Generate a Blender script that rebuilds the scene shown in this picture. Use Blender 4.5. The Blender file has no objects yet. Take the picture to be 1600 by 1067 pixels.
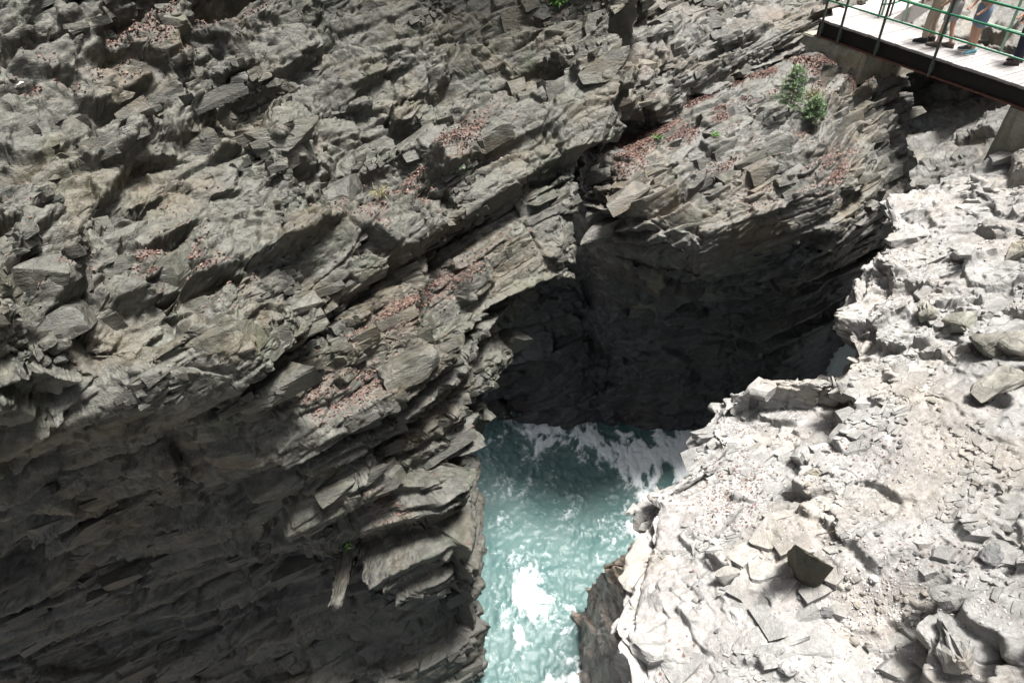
import bpy, bmesh, math, os
import numpy as np
from mathutils import Vector, Matrix
Q = float(os.environ.get('GQ', '1'))          # mesh density factor
C = bpy.context.scene.collection
SC = bpy.context.scene
R = math.radians

# ------------------------------------------------------------------ camera, light
F, PITCH = 1150.0, R(39.4)                    # focal length in photo pixels, downward pitch
cp, sp = math.cos(PITCH), math.sin(PITCH)
cam_d = bpy.data.cameras.new('camera'); cam = bpy.data.objects.new('camera', cam_d); C.objects.link(cam)
cam_d.sensor_width = 36; cam_d.lens = F/1600*36; cam_d.clip_end = 500; cam_d.clip_start = 0.05
cam.rotation_euler = (math.pi/2-PITCH, 0, 0)
SC.camera = cam
SUN = Vector((0.25, 0.07, 0.965)).normalized()
elev = math.asin(SUN.z); azim = math.atan2(SUN.x, SUN.y)
w = bpy.data.worlds.new('World'); SC.world = w; w.use_nodes = True
nt = w.node_tree; bg = nt.nodes['Background']
sky = nt.nodes.new('ShaderNodeTexSky'); sky.sky_type = 'NISHITA'; sky.sun_disc = False
sky.sun_elevation = elev; sky.sun_rotation = azim; sky.dust_density = 4; sky.air_density = 1.0
hs = nt.nodes.new('ShaderNodeHueSaturation'); hs.inputs['Saturation'].default_value = 0.3
nt.links.new(sky.outputs[0], hs.inputs['Color']); nt.links.new(hs.outputs[0], bg.inputs[0])
bg.inputs[1].default_value = 0.06
sd = bpy.data.lights.new('sun', 'SUN'); so = bpy.data.objects.new('sun', sd); C.objects.link(so)
sd.energy = 2.3; sd.angle = R(14); sd.color = (1, 0.97, 0.92)
so.rotation_euler = (-SUN).to_track_quat('-Z', 'Y').to_euler()
vs = SC.view_settings; vs.view_transform = 'Standard'; vs.look = 'None'; vs.exposure = 2.33; vs.gamma = 1
SC.cycles.diffuse_bounces = 2; SC.cycles.max_bounces = 5; SC.cycles.glossy_bounces = 2; SC.cycles.transmission_bounces = 2
SC.cycles.use_denoising = True
SC.cycles.sample_clamp_indirect = 6

def ray(px, py):
    u = (px-800)/F; v = (533.5-py)/F
    return np.array([u, cp+v*sp, v*cp-sp])
def P(px, py, t): return ray(px, py)*t
def Pz(px, py, z):
    r = ray(px, py); return r*(z/r[2])

# ------------------------------------------------------------------ noise toolkit
rng = np.random.RandomState(7)
TAB = rng.rand(32, 32, 32, 4).astype(np.float32)
def tab(i, j, k): return TAB[i & 31, j & 31, k & 31]
def vnoise(p, seed=0):
    p = p + seed*7.31
    f = np.floor(p); i = f.astype(np.int32); f = (p-f).astype(np.float32); f = f*f*(3-2*f)
    o = 0
    for a in (0, 1):
        wa = f[:, 0] if a else 1-f[:, 0]
        for b in (0, 1):
            wb = f[:, 1] if b else 1-f[:, 1]
            for c in (0, 1):
                wc = f[:, 2] if c else 1-f[:, 2]
                o = o + tab(i[:, 0]+a, i[:, 1]+b, i[:, 2]+c)[:, seed & 3]*wa*wb*wc
    return o*2-1
def fbm(p, octaves=4, seed=0, gain=0.5):
    o = 0; a = 1; n = 0
    for k in range(octaves):
        o = o + a*vnoise(p*(2.03**k), seed+k); n += a; a *= gain
    return o/n
def voronoi(q, seed, pn=3.0, jit=0.72):
    """nearest two jittered cells: gap between them, random 4-vectors, offsets from their centres"""
    q = q + seed*3.77
    base = np.floor(q-0.5).astype(np.int32)
    n = len(q); F1 = np.full(n, 9e9, np.float32); F2 = F1.copy()
    I1 = np.zeros((n, 3), np.int32); I2 = I1.copy()
    d1 = np.zeros((n, 3), np.float32); d2 = d1.copy()
    for a in (0, 1):
        for b in (0, 1):
            for c in (0, 1):
                ijk = base+np.array([a, b, c], np.int32)
                r1 = tab(ijk[:, 0]+seed*5, ijk[:, 1]+seed*3, ijk[:, 2])
                d = (q - (ijk+0.5+(r1[:, :3]-0.5)*jit)).astype(np.float32)
                D = (np.abs(d)**pn).sum(1)
                m = D < F1; k = ~m & (D < F2)
                F2[m] = F1[m]; I2[m] = I1[m]; d2[m] = d1[m]
                F1[m] = D[m]; I1[m] = ijk[m]; d1[m] = d[m]
                F2[k] = D[k]; I2[k] = ijk[k]; d2[k] = d[k]
    f = lambda I: tab(I[:, 0]+11, I[:, 1]+7+seed, I[:, 2]+19)
    return F2**(1/pn)-F1**(1/pn), f(I1), d1, f(I2), d2

# rock frame: strike, dip direction, bedding normal
BN = np.array([-.335, .2, .92]); BN /= np.linalg.norm(BN)
BU = np.cross([0, 1, 0], BN); BU /= np.linalg.norm(BU); BV = np.cross(BN, BU)
ROT = np.stack([BU, BV, BN])
ca, sa = math.cos(.45), math.sin(.45)
ROT = np.array([[ca, sa, 0], [-sa, ca, 0], [0, 0, 1]]) @ ROT

def smooth01(x, a, b):
    t = np.clip((x-a)/(b-a), 0, 1); return t*t*(3-2*t)

def rock_disp(p, scales, seed=0, beds=(0.55, 0.12), warp=0.16, crack=0.5, steps=None, bias=(0, 0, 0), pn=5.0, mkmin=.35, N=None, facet=.8, wdm=.013, NW=None):
    q = p @ ROT.T
    wv = np.stack([fbm(p*.55, 2, seed+s) for s in (1, 5, 9)], 1)
    q = q + wv*warp*np.array([1.6, 1.6, 1])
    D = np.zeros(len(p), np.float32); S = np.zeros(len(p), np.float32)
    if steps is not None:
        s = p @ BN + 0.22*fbm(p*.35, 2, seed+3) + .1*fbm(p*1.1, 2, seed+4)
        S += np.interp(s, steps[0], steps[1])
    if beds:
        th, amp = beds
        sb = q[:, 2]/th + .8*vnoise(p*.12, seed+2)
        bi = np.floor(sb).astype(np.int32); fr = sb-bi
        def bh(bi, fr):
            r = tab(bi+seed, bi*0+3, bi*0); return (r[:, 0]-.5)*1.6 + (r[:, 1]+.1)*(fr-.5)*1.3
        e = .5*smooth01(.07-np.minimum(fr, 1-fr), 0, .07)
        nb = np.where(fr < .5, -1, 1)
        m = .5+.5*vnoise(p*.4, seed+8)
        D += amp*m*(bh(bi, fr)*(1-e)+bh(bi+nb, fr-nb)*e - .4*np.exp(-(np.minimum(fr, 1-fr)/.05)**2))
    NQ = (N.reshape(-1, 3) @ ROT.T).astype(np.float32); WQ = NQ if NW is None else (NW.reshape(-1, 3) @ ROT.T).astype(np.float32); sg = np.where(WQ < 0, -1, 1)
    A1, A2, A3 = [np.eye(3)[i][None]*sg[:, i:i+1] for i in range(3)]
    for (sz, amp, an, k) in scales:
        g, rn, dl, rn2, dl2 = voronoi(q/(sz*np.array(an)), seed+k, pn)
        mk = mkmin+(1-mkmin)*smooth01(fbm(p*(.5/sz)+k, 2, seed+k), -.25, .25)
        sc3 = (sz*np.array(an)).astype(np.float32)
        def hh(rn, dl):
            # planar facet of one joint set, chosen per cell by how squarely the wall faces it
            w1, w2, w3 = WQ[:, 0]**2, WQ[:, 1]**2, WQ[:, 2]**2
            r = rn[:, 3]*(w1+w2+w3)
            ax = np.where((r < w1)[:, None], A1, np.where((r < w1+w2)[:, None], A2, A3))
            J = ax*.62 + NQ*.5 + (rn[:, :3]-.5)*.45
            jn = np.maximum((J*NQ).sum(1), .3)
            fd = -((J - jn[:, None]*NQ)*(dl*sc3)).sum(1)/jn
            lim = .42*sz
            return (rn[:, 0]-.5)*1.1*amp + facet*np.clip(fd, -lim, lim) + amp*(dl[:, 0]*bias[0]+dl[:, 1]*bias[1]+dl[:, 2]*bias[2])
        wd = .05+wdm/sz*.8
        tt = smooth01(g, -wd, wd); h = hh(rn, dl)*tt+hh(rn2, dl2)*(1-tt)
        cr = np.exp(-(g/(.022+.012/sz))**2)
        D += mk*(h - amp*crack*cr)
    return S, D

def spline_w(n, m):
    """Catmull-Rom weights from n control rows to m samples"""
    x = np.linspace(0, n-1, m); i = np.clip(np.floor(x).astype(int), 0, n-2); f = x-i
    W = np.zeros((m, n))
    c = [-.5*f+f*f-.5*f**3, 1-2.5*f*f+1.5*f**3, .5*f+2*f*f-1.5*f**3, -.5*f*f+.5*f**3]
    for d in range(4):
        k = np.clip(i+d-1, 0, n-1)
        np.add.at(W, (np.arange(m), k), c[d])
    return W

def grid_normals(G):
    du = np.gradient(G, axis=0); dv = np.gradient(G, axis=1)
    n = np.cross(du, dv); return n/np.maximum(np.linalg.norm(n, axis=2, keepdims=True), 1e-9)

def blur(A, k=1):
    for _ in range(k):
        A = A.copy()
        A[1:-1] = (A[:-2]+2*A[1:-1]+A[2:])/4
        A[:, 1:-1] = (A[:, :-2]+2*A[:, 1:-1]+A[:, 2:])/4
    return A

def grid_mesh(name, G, mat, attrs=None, flip=False, smooth=False):
    n, m = G.shape[:2]
    me = bpy.data.meshes.new(name)
    idx = np.arange(n*m).reshape(n, m)
    f = np.stack([idx[:-1, :-1], idx[1:, :-1], idx[1:, 1:], idx[:-1, 1:]], -1).reshape(-1, 4)
    if flip: f = f[:, ::-1]
    me.vertices.add(n*m); me.vertices.foreach_set('co', G.reshape(-1).astype(np.float32))
    me.loops.add(f.size); me.loops.foreach_set('vertex_index', f.reshape(-1).astype(np.int32))
    me.polygons.add(len(f)); me.polygons.foreach_set('loop_start', np.arange(0, f.size, 4, dtype=np.int32))
    me.polygons.foreach_set('loop_total', np.full(len(f), 4, np.int32))
    me.polygons.foreach_set('use_smooth', np.full(len(f), smooth))
    for k, v in (attrs or {}).items():
        a = me.attributes.new(k, 'FLOAT', 'POINT'); a.data.foreach_set('value', v.reshape(-1).astype(np.float32))
    me.update(); me.materials.append(mat)
    o = bpy.data.objects.new(name, me); C.objects.link(o)
    return o

def equalize(G, chans, keep=2.2):
    """slide the grid along itself so that steep steps get their share of vertices"""
    st = np.concatenate([G]+[c[..., None] if c.ndim == 2 else c for c in chans], -1)
    for ax in (1, 0, 1, 0):
        if ax == 0: st = st.transpose(1, 0, 2)
        ds = np.linalg.norm(np.diff(st[..., :3], axis=1), axis=2)
        ds = blur(ds, 5); ds = ds + keep*np.median(ds, axis=1, keepdims=True)
        cum = np.concatenate([np.zeros((len(ds), 1)), np.cumsum(ds, 1)], 1); cum /= cum[:, -1:]
        cum = blur(cum, 2); m = st.shape[1]; tx = np.linspace(0, 1, m); ar = np.arange(m)
        out = np.empty_like(st)
        for r in range(len(st)):
            x = np.interp(tx, cum[r], ar); i = np.minimum(x.astype(int), m-2); f = (x-i)[:, None]
            out[r] = st[r, i]*(1-f)+st[r, i+1]*f
        st = out.transpose(1, 0, 2) if ax == 0 else out
    res = []; k = 3
    for c in chans:
        w_ = 1 if c.ndim == 2 else c.shape[2]
        res.append(st[..., k] if w_ == 1 and c.ndim == 2 else st[..., k:k+w_]); k += w_
    return st[..., :3], res

def rock_patch(name, net, res, mat, scales, flip, seed=0, steps=None, beds=(0.55, .12), rough=None, litter=1.0,
               warp=.16, crack=.3, litter_region=None, bias=(0, 0, 0), pn=5.0, mkmin=.35, smooth=True, facet=.8, extra=None):
    """net: rows x cols of world points -> dense displaced rock surface"""
    net = np.array(net, float)
    n, m = int(res[0]*Q), int(res[1]*Q)
    Wr = spline_w(net.shape[0], n); Wc = spline_w(net.shape[1], m)
    G = np.einsum('ia,abk,jb->ijk', Wr, net, Wc)
    N = blur(grid_normals(G), 3)
    if flip: N = -N
    N /= np.linalg.norm(N, axis=2, keepdims=True)
    p = G.reshape(-1, 3)
    big = [k for k in scales if k[0] > .6]; small = [k for k in scales if k[0] <= .6]
    S, D = rock_disp(p, big, seed, beds, warp, crack, steps, bias, pn, mkmin, N, facet)
    S = S.reshape(n, m); D = D.reshape(n, m)
    rg = 1.0
    if rough is not None:
        rg = np.einsum('ia,ab,jb->ij', Wr, np.array(rough, float), Wc); D = D*np.clip(rg, .1, 2)
    D = S+D
    if extra is not None: D = D+extra(G)
    G = G + N*D[..., None]
    rgm = rg*np.ones((n, m)) if np.ndim(rg) == 0 else rg
    G, (rg, N) = equalize(G, [rgm, N])
    if small:                                    # finer fractures follow the broken surface, not the smooth one
        N2 = blur(grid_normals(blur(G, 8)), 4); N2 = -N2 if flip else N2
        N2 = N2 + 1.0*N; N2 /= np.maximum(np.linalg.norm(N2, axis=2, keepdims=True), 1e-6)
        _, D2 = rock_disp(G.reshape(-1, 3), small, seed, None, warp, crack, None, bias, pn, mkmin, N2, facet*.6, NW=N)
        G = G + N2*(D2.reshape(n, m)*np.clip(rg, .1, 2))[..., None]
    NN = grid_normals(blur(G, 2)); NN = -NN if flip else NN
    lit = smooth01(NN[..., 2], .42, .8)*smooth01(fbm(G.reshape(-1, 3)*1.3, 3, seed+6).reshape(n, m), -.25, .15)*litter
    if litter_region is not None: lit = np.clip(lit*litter_region(G), 0, 1)
    o = grid_mesh(name, G, mat, {'litter': lit}, flip, smooth)
    o['kind'] = 'structure'
    return o, G, NN, lit

_CUBE = {}
def cube_grid(k):
    if k in _CUBE: return _CUBE[k]
    g = np.linspace(-1, 1, k); A, B = np.meshgrid(g, g, indexing='ij'); vs, fs = [], []
    for ax in range(3):
        for sg in (-1, 1):
            v = np.zeros((k*k, 3)); v[:, ax] = sg; v[:, (ax+1) % 3] = A.ravel()*1.0; v[:, (ax+2) % 3] = B.ravel()*sg
            i = np.arange(k*k).reshape(k, k)+len(vs)*k*k
            fs.append(np.stack([i[:-1, :-1], i[1:, :-1], i[1:, 1:], i[:-1, 1:]], -1).reshape(-1, 4)); vs.append(v)
    _CUBE[k] = (np.concatenate(vs), np.concatenate(fs)); return _CUBE[k]

def bricks(parent, G, N, mat, mask, seed, layer=(.16, .45), aspect=(1.1, 2.2), vasp=(.8, 1.5), gap=.012, pmax=.14, sink=.0, jit=.25, cuts=5, rough=.03, rotj=.12, big=.30, rotz=.4, nzmin=-2, hmax=.5):
    """jointed blocks along the bedding and the two joint sets, wherever the rock face passes through them"""
    r = np.random.RandomState(seed)
    p = G[::2, ::2].reshape(-1, 3); nn = N[::2, ::2].reshape(-1, 3)
    m = mask(p) & (nn[:, 2] > nzmin); p = p[m]; nn = nn[m]
    wv = np.stack([fbm(p*.30, 2, seed+k) for k in (1, 5, 9)], 1)
    q = p @ ROT.T + wv*np.array([.25, .25, .30])
    def edges(lo, hi, a, b, scale=1.0):
        n = int((hi-lo)/(a*scale))+4; x = lo-.3*scale-r.rand()*b*scale + np.cumsum((a+(b-a)*r.rand(n)**1.6)*scale); return np.concatenate([[lo-9], x[x < hi], [hi+9]])
    es = edges(q[:, 2].min(), q[:, 2].max(), layer[0], layer[1])
    li = np.searchsorted(es, q[:, 2])-1
    lo = np.zeros((len(p), 3)); hi = np.zeros((len(p), 3)); ID = np.zeros(len(p), np.int64)
    for l in np.unique(li):
        k = np.where(li == l)[0]; th = min(es[l+1]-es[l], layer[1])
        eu = edges(q[k, 0].min(), q[k, 0].max(), th*aspect[0], th*aspect[1]); ui = np.searchsorted(eu, q[k, 0])-1
        ev = edges(q[k, 1].min()-1, q[k, 1].max()+1, th*vasp[0], th*vasp[1])
        sh = (np.sin(ui*12.9898+l*4.1)*43758.5453 % 1)*.8; vi = np.searchsorted(ev, q[k, 1]+sh)-1
        lo[k, 2] = es[l]; hi[k, 2] = es[l+1]; lo[k, 0] = eu[ui]; hi[k, 0] = eu[ui+1]; lo[k, 1] = ev[vi]-sh; hi[k, 1] = ev[vi+1]-sh
        ID[k] = l*10**8+ui*10**4+vi
    u, first, inv, cnt = np.unique(ID, return_index=True, return_inverse=True, return_counts=True)
    mean = lambda a: np.stack([np.bincount(inv, a[:, c])/cnt for c in range(3)], 1)
    pm, qm, nm = mean(p), mean(q), mean(nn); nm /= np.linalg.norm(nm, axis=1, keepdims=True)
    L, H = lo[first], hi[first]; raw = (H-L)/2; hf = np.minimum(raw, hmax); qc = np.where(raw > hmax, qm, (L+H)/2)
    ok = (cnt >= 3) & (raw.max(1) < 1.0); pm, qm, nm, hf, qc = pm[ok], qm[ok], nm[ok], hf[ok], qc[ok]; n = len(pm)
    ctr = pm+(qc-qm) @ ROT
    ctr -= nm*((ctr-pm)*nm).sum(1, keepdims=True)*.5
    sup = (np.abs(nm @ ROT.T)*hf).sum(1); sz = hf.min(1)*2
    pro = ((ctr-pm)*nm).sum(1)+sup
    ctr -= nm*np.maximum(pro-(pmax*(.4+1.2*r.rand(n))+.12*sz), 0)[:, None]
    ctr += nm*(((r.rand(n)-.5)*jit*sz)-sink)[:, None]
    hf = np.maximum(hf-gap*(.4+1.2*r.rand(n, 3)), .02)
    V, Fc, off = [], [], 0
    for kk, sel in ((7, sz > big), (4, sz <= big)):
        I = np.where(sel)[0]
        if len(I) == 0: continue
        cv, cf = cube_grid(kk)
        X = np.repeat(cv[None], len(I), 0)
        # random taper and shear of the box, then chipped by cutting planes
        X = X*(1+X[..., [1, 2, 0]]*(r.rand(len(I), 1, 3)-.5)*.75)
        for c in range(cuts):
            nv = r.normal(size=(len(I), 1, 3)); nv = np.sign(nv)*np.abs(nv)**.6; nv /= np.linalg.norm(nv, axis=2, keepdims=True)
            d = .80+.55*r.rand(len(I), 1)
            X = X-np.maximum((X*nv).sum(2)-d, 0)[..., None]*nv
        X = X*hf[I][:, None, :]
        a = (r.rand(len(I), 3)-.5)*2*np.array([rotj, rotj, rotz])
        X = X+np.cross(np.repeat(a[:, None], X.shape[1], 1), X)
        W = X @ ROT + ctr[I][:, None, :]
        w2 = W.reshape(-1, 3); s3 = np.repeat(sz[I], X.shape[1])
        dd = np.stack([fbm(w2*5+11*c, 3, c) for c in range(3)], 1)
        W = (w2+dd*np.minimum(rough*s3*1.6, .02)[:, None])
        V.append(W); Fc.append((cf[None]+(np.arange(len(I))*len(cv))[:, None, None]).reshape(-1, 4)+off); off += len(W)
    V = np.concatenate(V); Fc = np.concatenate(Fc)
    me = bpy.data.meshes.new('rock_blocks')
    me.vertices.add(len(V)); me.vertices.foreach_set('co', V.reshape(-1).astype(np.float32))
    me.loops.add(Fc.size); me.loops.foreach_set('vertex_index', Fc.reshape(-1).astype(np.int32))
    me.polygons.add(len(Fc)); me.polygons.foreach_set('loop_start', np.arange(0, Fc.size, 4, dtype=np.int32)); me.polygons.foreach_set('loop_total', np.full(len(Fc), 4, np.int32))
    me.update(); me.materials.append(mat)
    bmn = bmesh.new(); bmn.from_mesh(me); bmesh.ops.remove_doubles(bmn, verts=bmn.verts[:], dist=.0004); bmn.to_mesh(me); bmn.free()
    me.polygons.foreach_set('use_smooth', np.zeros(len(me.polygons), bool))
    o = bpy.data.objects.new('rock_blocks', me); C.objects.link(o); o.parent = parent
    print('bricks', n, len(V)); return o

# ------------------------------------------------------------------ materials
def mat(name):
    m = bpy.data.materials.new(name); m.use_nodes = True
    return m, m.node_tree, m.node_tree.nodes['Principled BSDF']
def nd(t, typ, **kw):
    n = t.nodes.new(typ)
    for k, v in kw.items():
        if k.startswith('_'): setattr(n, k[1:], v)
        else: n.inputs[k].default_value = v
    return n
def ramp(t, src, stops):
    r = t.nodes.new('ShaderNodeValToRGB'); e = r.color_ramp.elements
    while len(e) < len(stops): e.new(.5)
    for el, (pos, c) in zip(e, stops):
        el.position = pos; el.color = (c, c, c, 1) if isinstance(c, (int, float)) else (*c, 1)
    t.links.new(src, r.inputs[0]); return r.outputs[0]
def mix(t, fac, a, b, mode='MIX'):
    n = t.nodes.new('ShaderNodeMix'); n.data_type = 'RGBA'; n.blend_type = mode
    for s, v in ((n.inputs[0], fac), (n.inputs[6], a), (n.inputs[7], b)):
        if isinstance(v, bpy.types.NodeSocket): t.links.new(v, s)
        elif isinstance(v, (int, float)): s.default_value = v
        else: s.default_value = (*v, 1)
    return n.outputs[2]

def rock_material(name, dark, mid, light, litter_a, litter_b, rough=(.45, .85), bump=.5, cracks=1.0, stain=1.0, low_shade=None, moss=.0, grain=1.0):
    m, t, b = mat(name)
    geo = t.nodes.new('ShaderNodeNewGeometry'); pos = geo.outputs['Position']
    mp = nd(t, 'ShaderNodeMapping'); mp.inputs['Rotation'].default_value = (R(-10), R(-18), 0); mp.inputs['Scale'].default_value = (1, 1, 2.6)
    t.links.new(pos, mp.inputs[0]); st = mp.outputs[0]
    n1 = nd(t, 'ShaderNodeTexNoise', Scale=.8, Detail=8, Roughness=.65); t.links.new(st, n1.inputs['Vector'])
    n2 = nd(t, 'ShaderNodeTexNoise', Scale=7, Detail=9, Roughness=.7); t.links.new(st, n2.inputs['Vector'])
    n3 = nd(t, 'ShaderNodeTexNoise', Scale=38*grain, Detail=5, Roughness=.7); t.links.new(pos, n3.inputs['Vector'])
    v1 = nd(t, 'ShaderNodeTexVoronoi', Scale=2.3, _feature='DISTANCE_TO_EDGE'); v1.inputs['Randomness'].default_value = 1
    wn = nd(t, 'ShaderNodeTexNoise', Scale=2.5, Detail=4); t.links.new(pos, wn.inputs['Vector'])
    wv = nd(t, 'ShaderNodeVectorMath', _operation='SCALE'); wv.inputs['Scale'].default_value = .45; t.links.new(wn.outputs['Color'], wv.inputs[0])
    wa = nd(t, 'ShaderNodeVectorMath', _operation='ADD'); t.links.new(st, wa.inputs[0]); t.links.new(wv.outputs[0], wa.inputs[1])
    t.links.new(wa.outputs[0], v1.inputs['Vector'])
    v2 = nd(t, 'ShaderNodeTexVoronoi', Scale=9, _feature='DISTANCE_TO_EDGE'); t.links.new(wa.outputs[0], v2.inputs['Vector'])
    v3 = nd(t, 'ShaderNodeTexVoronoi', Scale=5.5, _feature='F1'); t.links.new(wa.outputs[0], v3.inputs['Vector'])
    col = mix(t, ramp(t, n1.outputs[0], [(.32, 0), (.68, 1)]), dark, mid)
    col = mix(t, ramp(t, n2.outputs[0], [(.42, 0), (.7, .85)]), col, light)
    cellv = nd(t, 'ShaderNodeSeparateColor'); t.links.new(v3.outputs['Color'], cellv.inputs[0])
    col = mix(t, .5, col, ramp(t, cellv.outputs[0], [(0, .62), (1, 1.0)]), 'MULTIPLY')
    col = mix(t, ramp(t, n3.outputs[0], [(.3, .45), (.6, 0)]), col, tuple(x*.55 for x in dark))
    crk = ramp(t, v1.outputs['Distance'], [(0, 1), (.022, 0)])
    crk_m = mix(t, 1, crk, ramp(t, n1.outputs[0], [(.4, .15*cracks), (.6, .8*cracks)]), 'MULTIPLY')
    col = mix(t, crk_m, col, tuple(x*.3 for x in dark))
    n4 = nd(t, 'ShaderNodeTexNoise', Scale=.55, Detail=6, Roughness=.6); t.links.new(wa.outputs[0], n4.inputs['Vector'])
    col = mix(t, ramp(t, n4.outputs[0], [(.48, 0), (.68, .55*stain)]), col, tuple(a_*b_ for a_, b_ in zip(mid, (1.12, .86, .58))))
    ms = nd(t, 'ShaderNodeMapping'); ms.inputs['Scale'].default_value = (2.6, 2.6, .35); t.links.new(pos, ms.inputs[0])
    n5 = nd(t, 'ShaderNodeTexNoise', Scale=1.0, Detail=7, Roughness=.6); t.links.new(ms.outputs[0], n5.inputs['Vector'])
    col = mix(t, ramp(t, n5.outputs[0], [(.5, 0), (.66, .6*stain)]), col, tuple(x*.4 for x in dark))
    if moss:
        nm = nd(t, 'ShaderNodeTexNoise', Scale=1.1, Detail=6, Roughness=.7); t.links.new(pos, nm.inputs['Vector'])
        col = mix(t, ramp(t, nm.outputs[0], [(.52, 0), (.7, moss)]), col, (.05, .075, .025))
    col = mix(t, .75, col, ramp(t, geo.outputs['Random Per Island'], [(0, .58), (.5, .85), (1, 1.0)]), 'MULTIPLY')
    low_shade_f = None
    if low_shade:  # overhang shade put into the colour of the damp lower cliff
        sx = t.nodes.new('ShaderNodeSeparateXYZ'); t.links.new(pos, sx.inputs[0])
        mr = nd(t, 'ShaderNodeMapRange'); mr.inputs['From Min'].default_value = low_shade[0]; mr.inputs['From Max'].default_value = low_shade[1]
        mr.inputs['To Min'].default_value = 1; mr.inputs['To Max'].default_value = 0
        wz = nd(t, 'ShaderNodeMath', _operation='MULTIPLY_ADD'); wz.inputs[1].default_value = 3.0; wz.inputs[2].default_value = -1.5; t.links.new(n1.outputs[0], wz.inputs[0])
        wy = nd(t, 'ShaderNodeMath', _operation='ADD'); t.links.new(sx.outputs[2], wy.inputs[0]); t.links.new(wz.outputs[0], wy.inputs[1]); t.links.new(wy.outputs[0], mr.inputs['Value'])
        low_shade_f = mr.outputs[0]
        wm = nd(t, 'ShaderNodeMath', _operation='MULTIPLY'); wm.inputs[1].default_value = .62; t.links.new(low_shade_f, wm.inputs[0])
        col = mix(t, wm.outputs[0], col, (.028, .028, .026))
    at = nd(t, 'ShaderNodeAttribute'); at.attribute_name = 'litter'
    nl = nd(t, 'ShaderNodeTexVoronoi', Scale=26, _feature='F1'); t.links.new(pos, nl.inputs['Vector'])
    sep = nd(t, 'ShaderNodeSeparateColor'); t.links.new(nl.outputs['Color'], sep.inputs[0])
    lc = mix(t, ramp(t, sep.outputs[0], [(.2, 0), (.9, 1)]), litter_a, litter_b)
    mth = nd(t, 'ShaderNodeMath', _operation='MULTIPLY'); t.links.new(at.outputs['Fac'], mth.inputs[0])
    t.links.new(ramp(t, sep.outputs[1], [(.25, .25), (.55, 1)]), mth.inputs[1])
    col = mix(t, mth.outputs[0], col, lc)
    t.links.new(col, b.inputs['Base Color'])
    t.links.new(ramp(t, n2.outputs[0], [(.3, rough[0]), (.62, rough[1])]), b.inputs['Roughness'])
    # micro relief
    h = nd(t, 'ShaderNodeMath', _operation='MULTIPLY'); h.inputs[1].default_value = .6; t.links.new(n2.outputs[0], h.inputs[0])
    h2 = nd(t, 'ShaderNodeMath', _operation='MULTIPLY_ADD'); h2.inputs[1].default_value = .22; t.links.new(n3.outputs[0], h2.inputs[0]); t.links.new(h.outputs[0], h2.inputs[2])
    vd = ramp(t, v2.outputs['Distance'], [(0, 0), (.09, .13)])
    h3 = nd(t, 'ShaderNodeMath', _operation='ADD'); t.links.new(vd, h3.inputs[0]); t.links.new(h2.outputs[0], h3.inputs[1])
    h4 = nd(t, 'ShaderNodeMath', _operation='SUBTRACT'); t.links.new(h3.outputs[0], h4.inputs[0]); t.links.new(crk_m, h4.inputs[1])
    bp = nd(t, 'ShaderNodeBump', Strength=bump, Distance=.06); t.links.new(h4.outputs[0], bp.inputs['Height'])
    t.links.new(bp.outputs[0], b.inputs['Normal'])
    return m

M_cliff = rock_material('cliff limestone', (.046, .046, .039), (.098, .097, .082), (.215, .212, .184), (.085, .048, .038), (.16, .10, .085), (.34, .75), .55, .22, moss=.25, low_shade=(-13.2, -9.6))
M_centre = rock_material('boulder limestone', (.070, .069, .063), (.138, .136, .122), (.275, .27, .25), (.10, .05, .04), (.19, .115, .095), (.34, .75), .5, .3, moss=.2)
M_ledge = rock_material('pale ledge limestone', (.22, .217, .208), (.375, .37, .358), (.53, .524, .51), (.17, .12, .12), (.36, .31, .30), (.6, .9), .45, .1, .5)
M_far = rock_material('grey upstream limestone', (.16, .155, .14), (.25, .245, .23), (.38, .375, .36), (.1, .1, .1), (.2, .2, .2), (.4, .8), .4)
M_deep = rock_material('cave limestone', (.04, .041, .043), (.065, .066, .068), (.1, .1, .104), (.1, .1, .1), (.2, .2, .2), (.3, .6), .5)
M_wet = rock_material('wetted brown rock', (.19, .165, .145), (.30, .265, .235), (.42, .38, .345), (.1, .1, .1), (.2, .2, .2), (.25, .5), .4)

def plain(name, col, rough=.6, metal=0.0, var=.25, scale=12, bump=.1):
    m, t, b = mat(name)
    tc = t.nodes.new('ShaderNodeTexCoord')
    n = nd(t, 'ShaderNodeTexNoise', Scale=scale, Detail=6, Roughness=.65); t.links.new(tc.outputs['Object'], n.inputs['Vector'])
    c = mix(t, ramp(t, n.outputs[0], [(.3, 0), (.7, 1)]), tuple(x*(1-var) for x in col), tuple(min(1, x*(1+var)) for x in col))
    t.links.new(c, b.inputs['Base Color']); b.inputs['Roughness'].default_value = rough; b.inputs['Metallic'].default_value = metal
    if bump:
        bp = nd(t, 'ShaderNodeBump', Strength=bump, Distance=.02); t.links.new(n.outputs[0], bp.inputs['Height']); t.links.new(bp.outputs[0], b.inputs['Normal'])
    return m

def regions(*bl):
    def f(G):
        x, y, z, q = project(G); o = np.zeros(len(x))
        for (zx, zy, rx, ry, am, ang) in bl:
            a = R(ang); u = (x-zx)*math.cos(a)+(y-zy)*math.sin(a); v = -(x-zx)*math.sin(a)+(y-zy)*math.cos(a)
            o += am*np.exp(-(u/rx)**2-(v/ry)**2)
        return np.clip(o, 0, 1.3).reshape(G.shape[:2])
    return f
def project(G):
    q = G.reshape(-1, 3); z = q[:, 1]*cp-q[:, 2]*sp; up = q[:, 1]*sp+q[:, 2]*cp
    ok = z > .3; zz = np.where(ok, z, 1)
    return 800+F*q[:, 0]/zz, 533.5-F*up/zz, np.where(ok, z, 1e9), q
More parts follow.
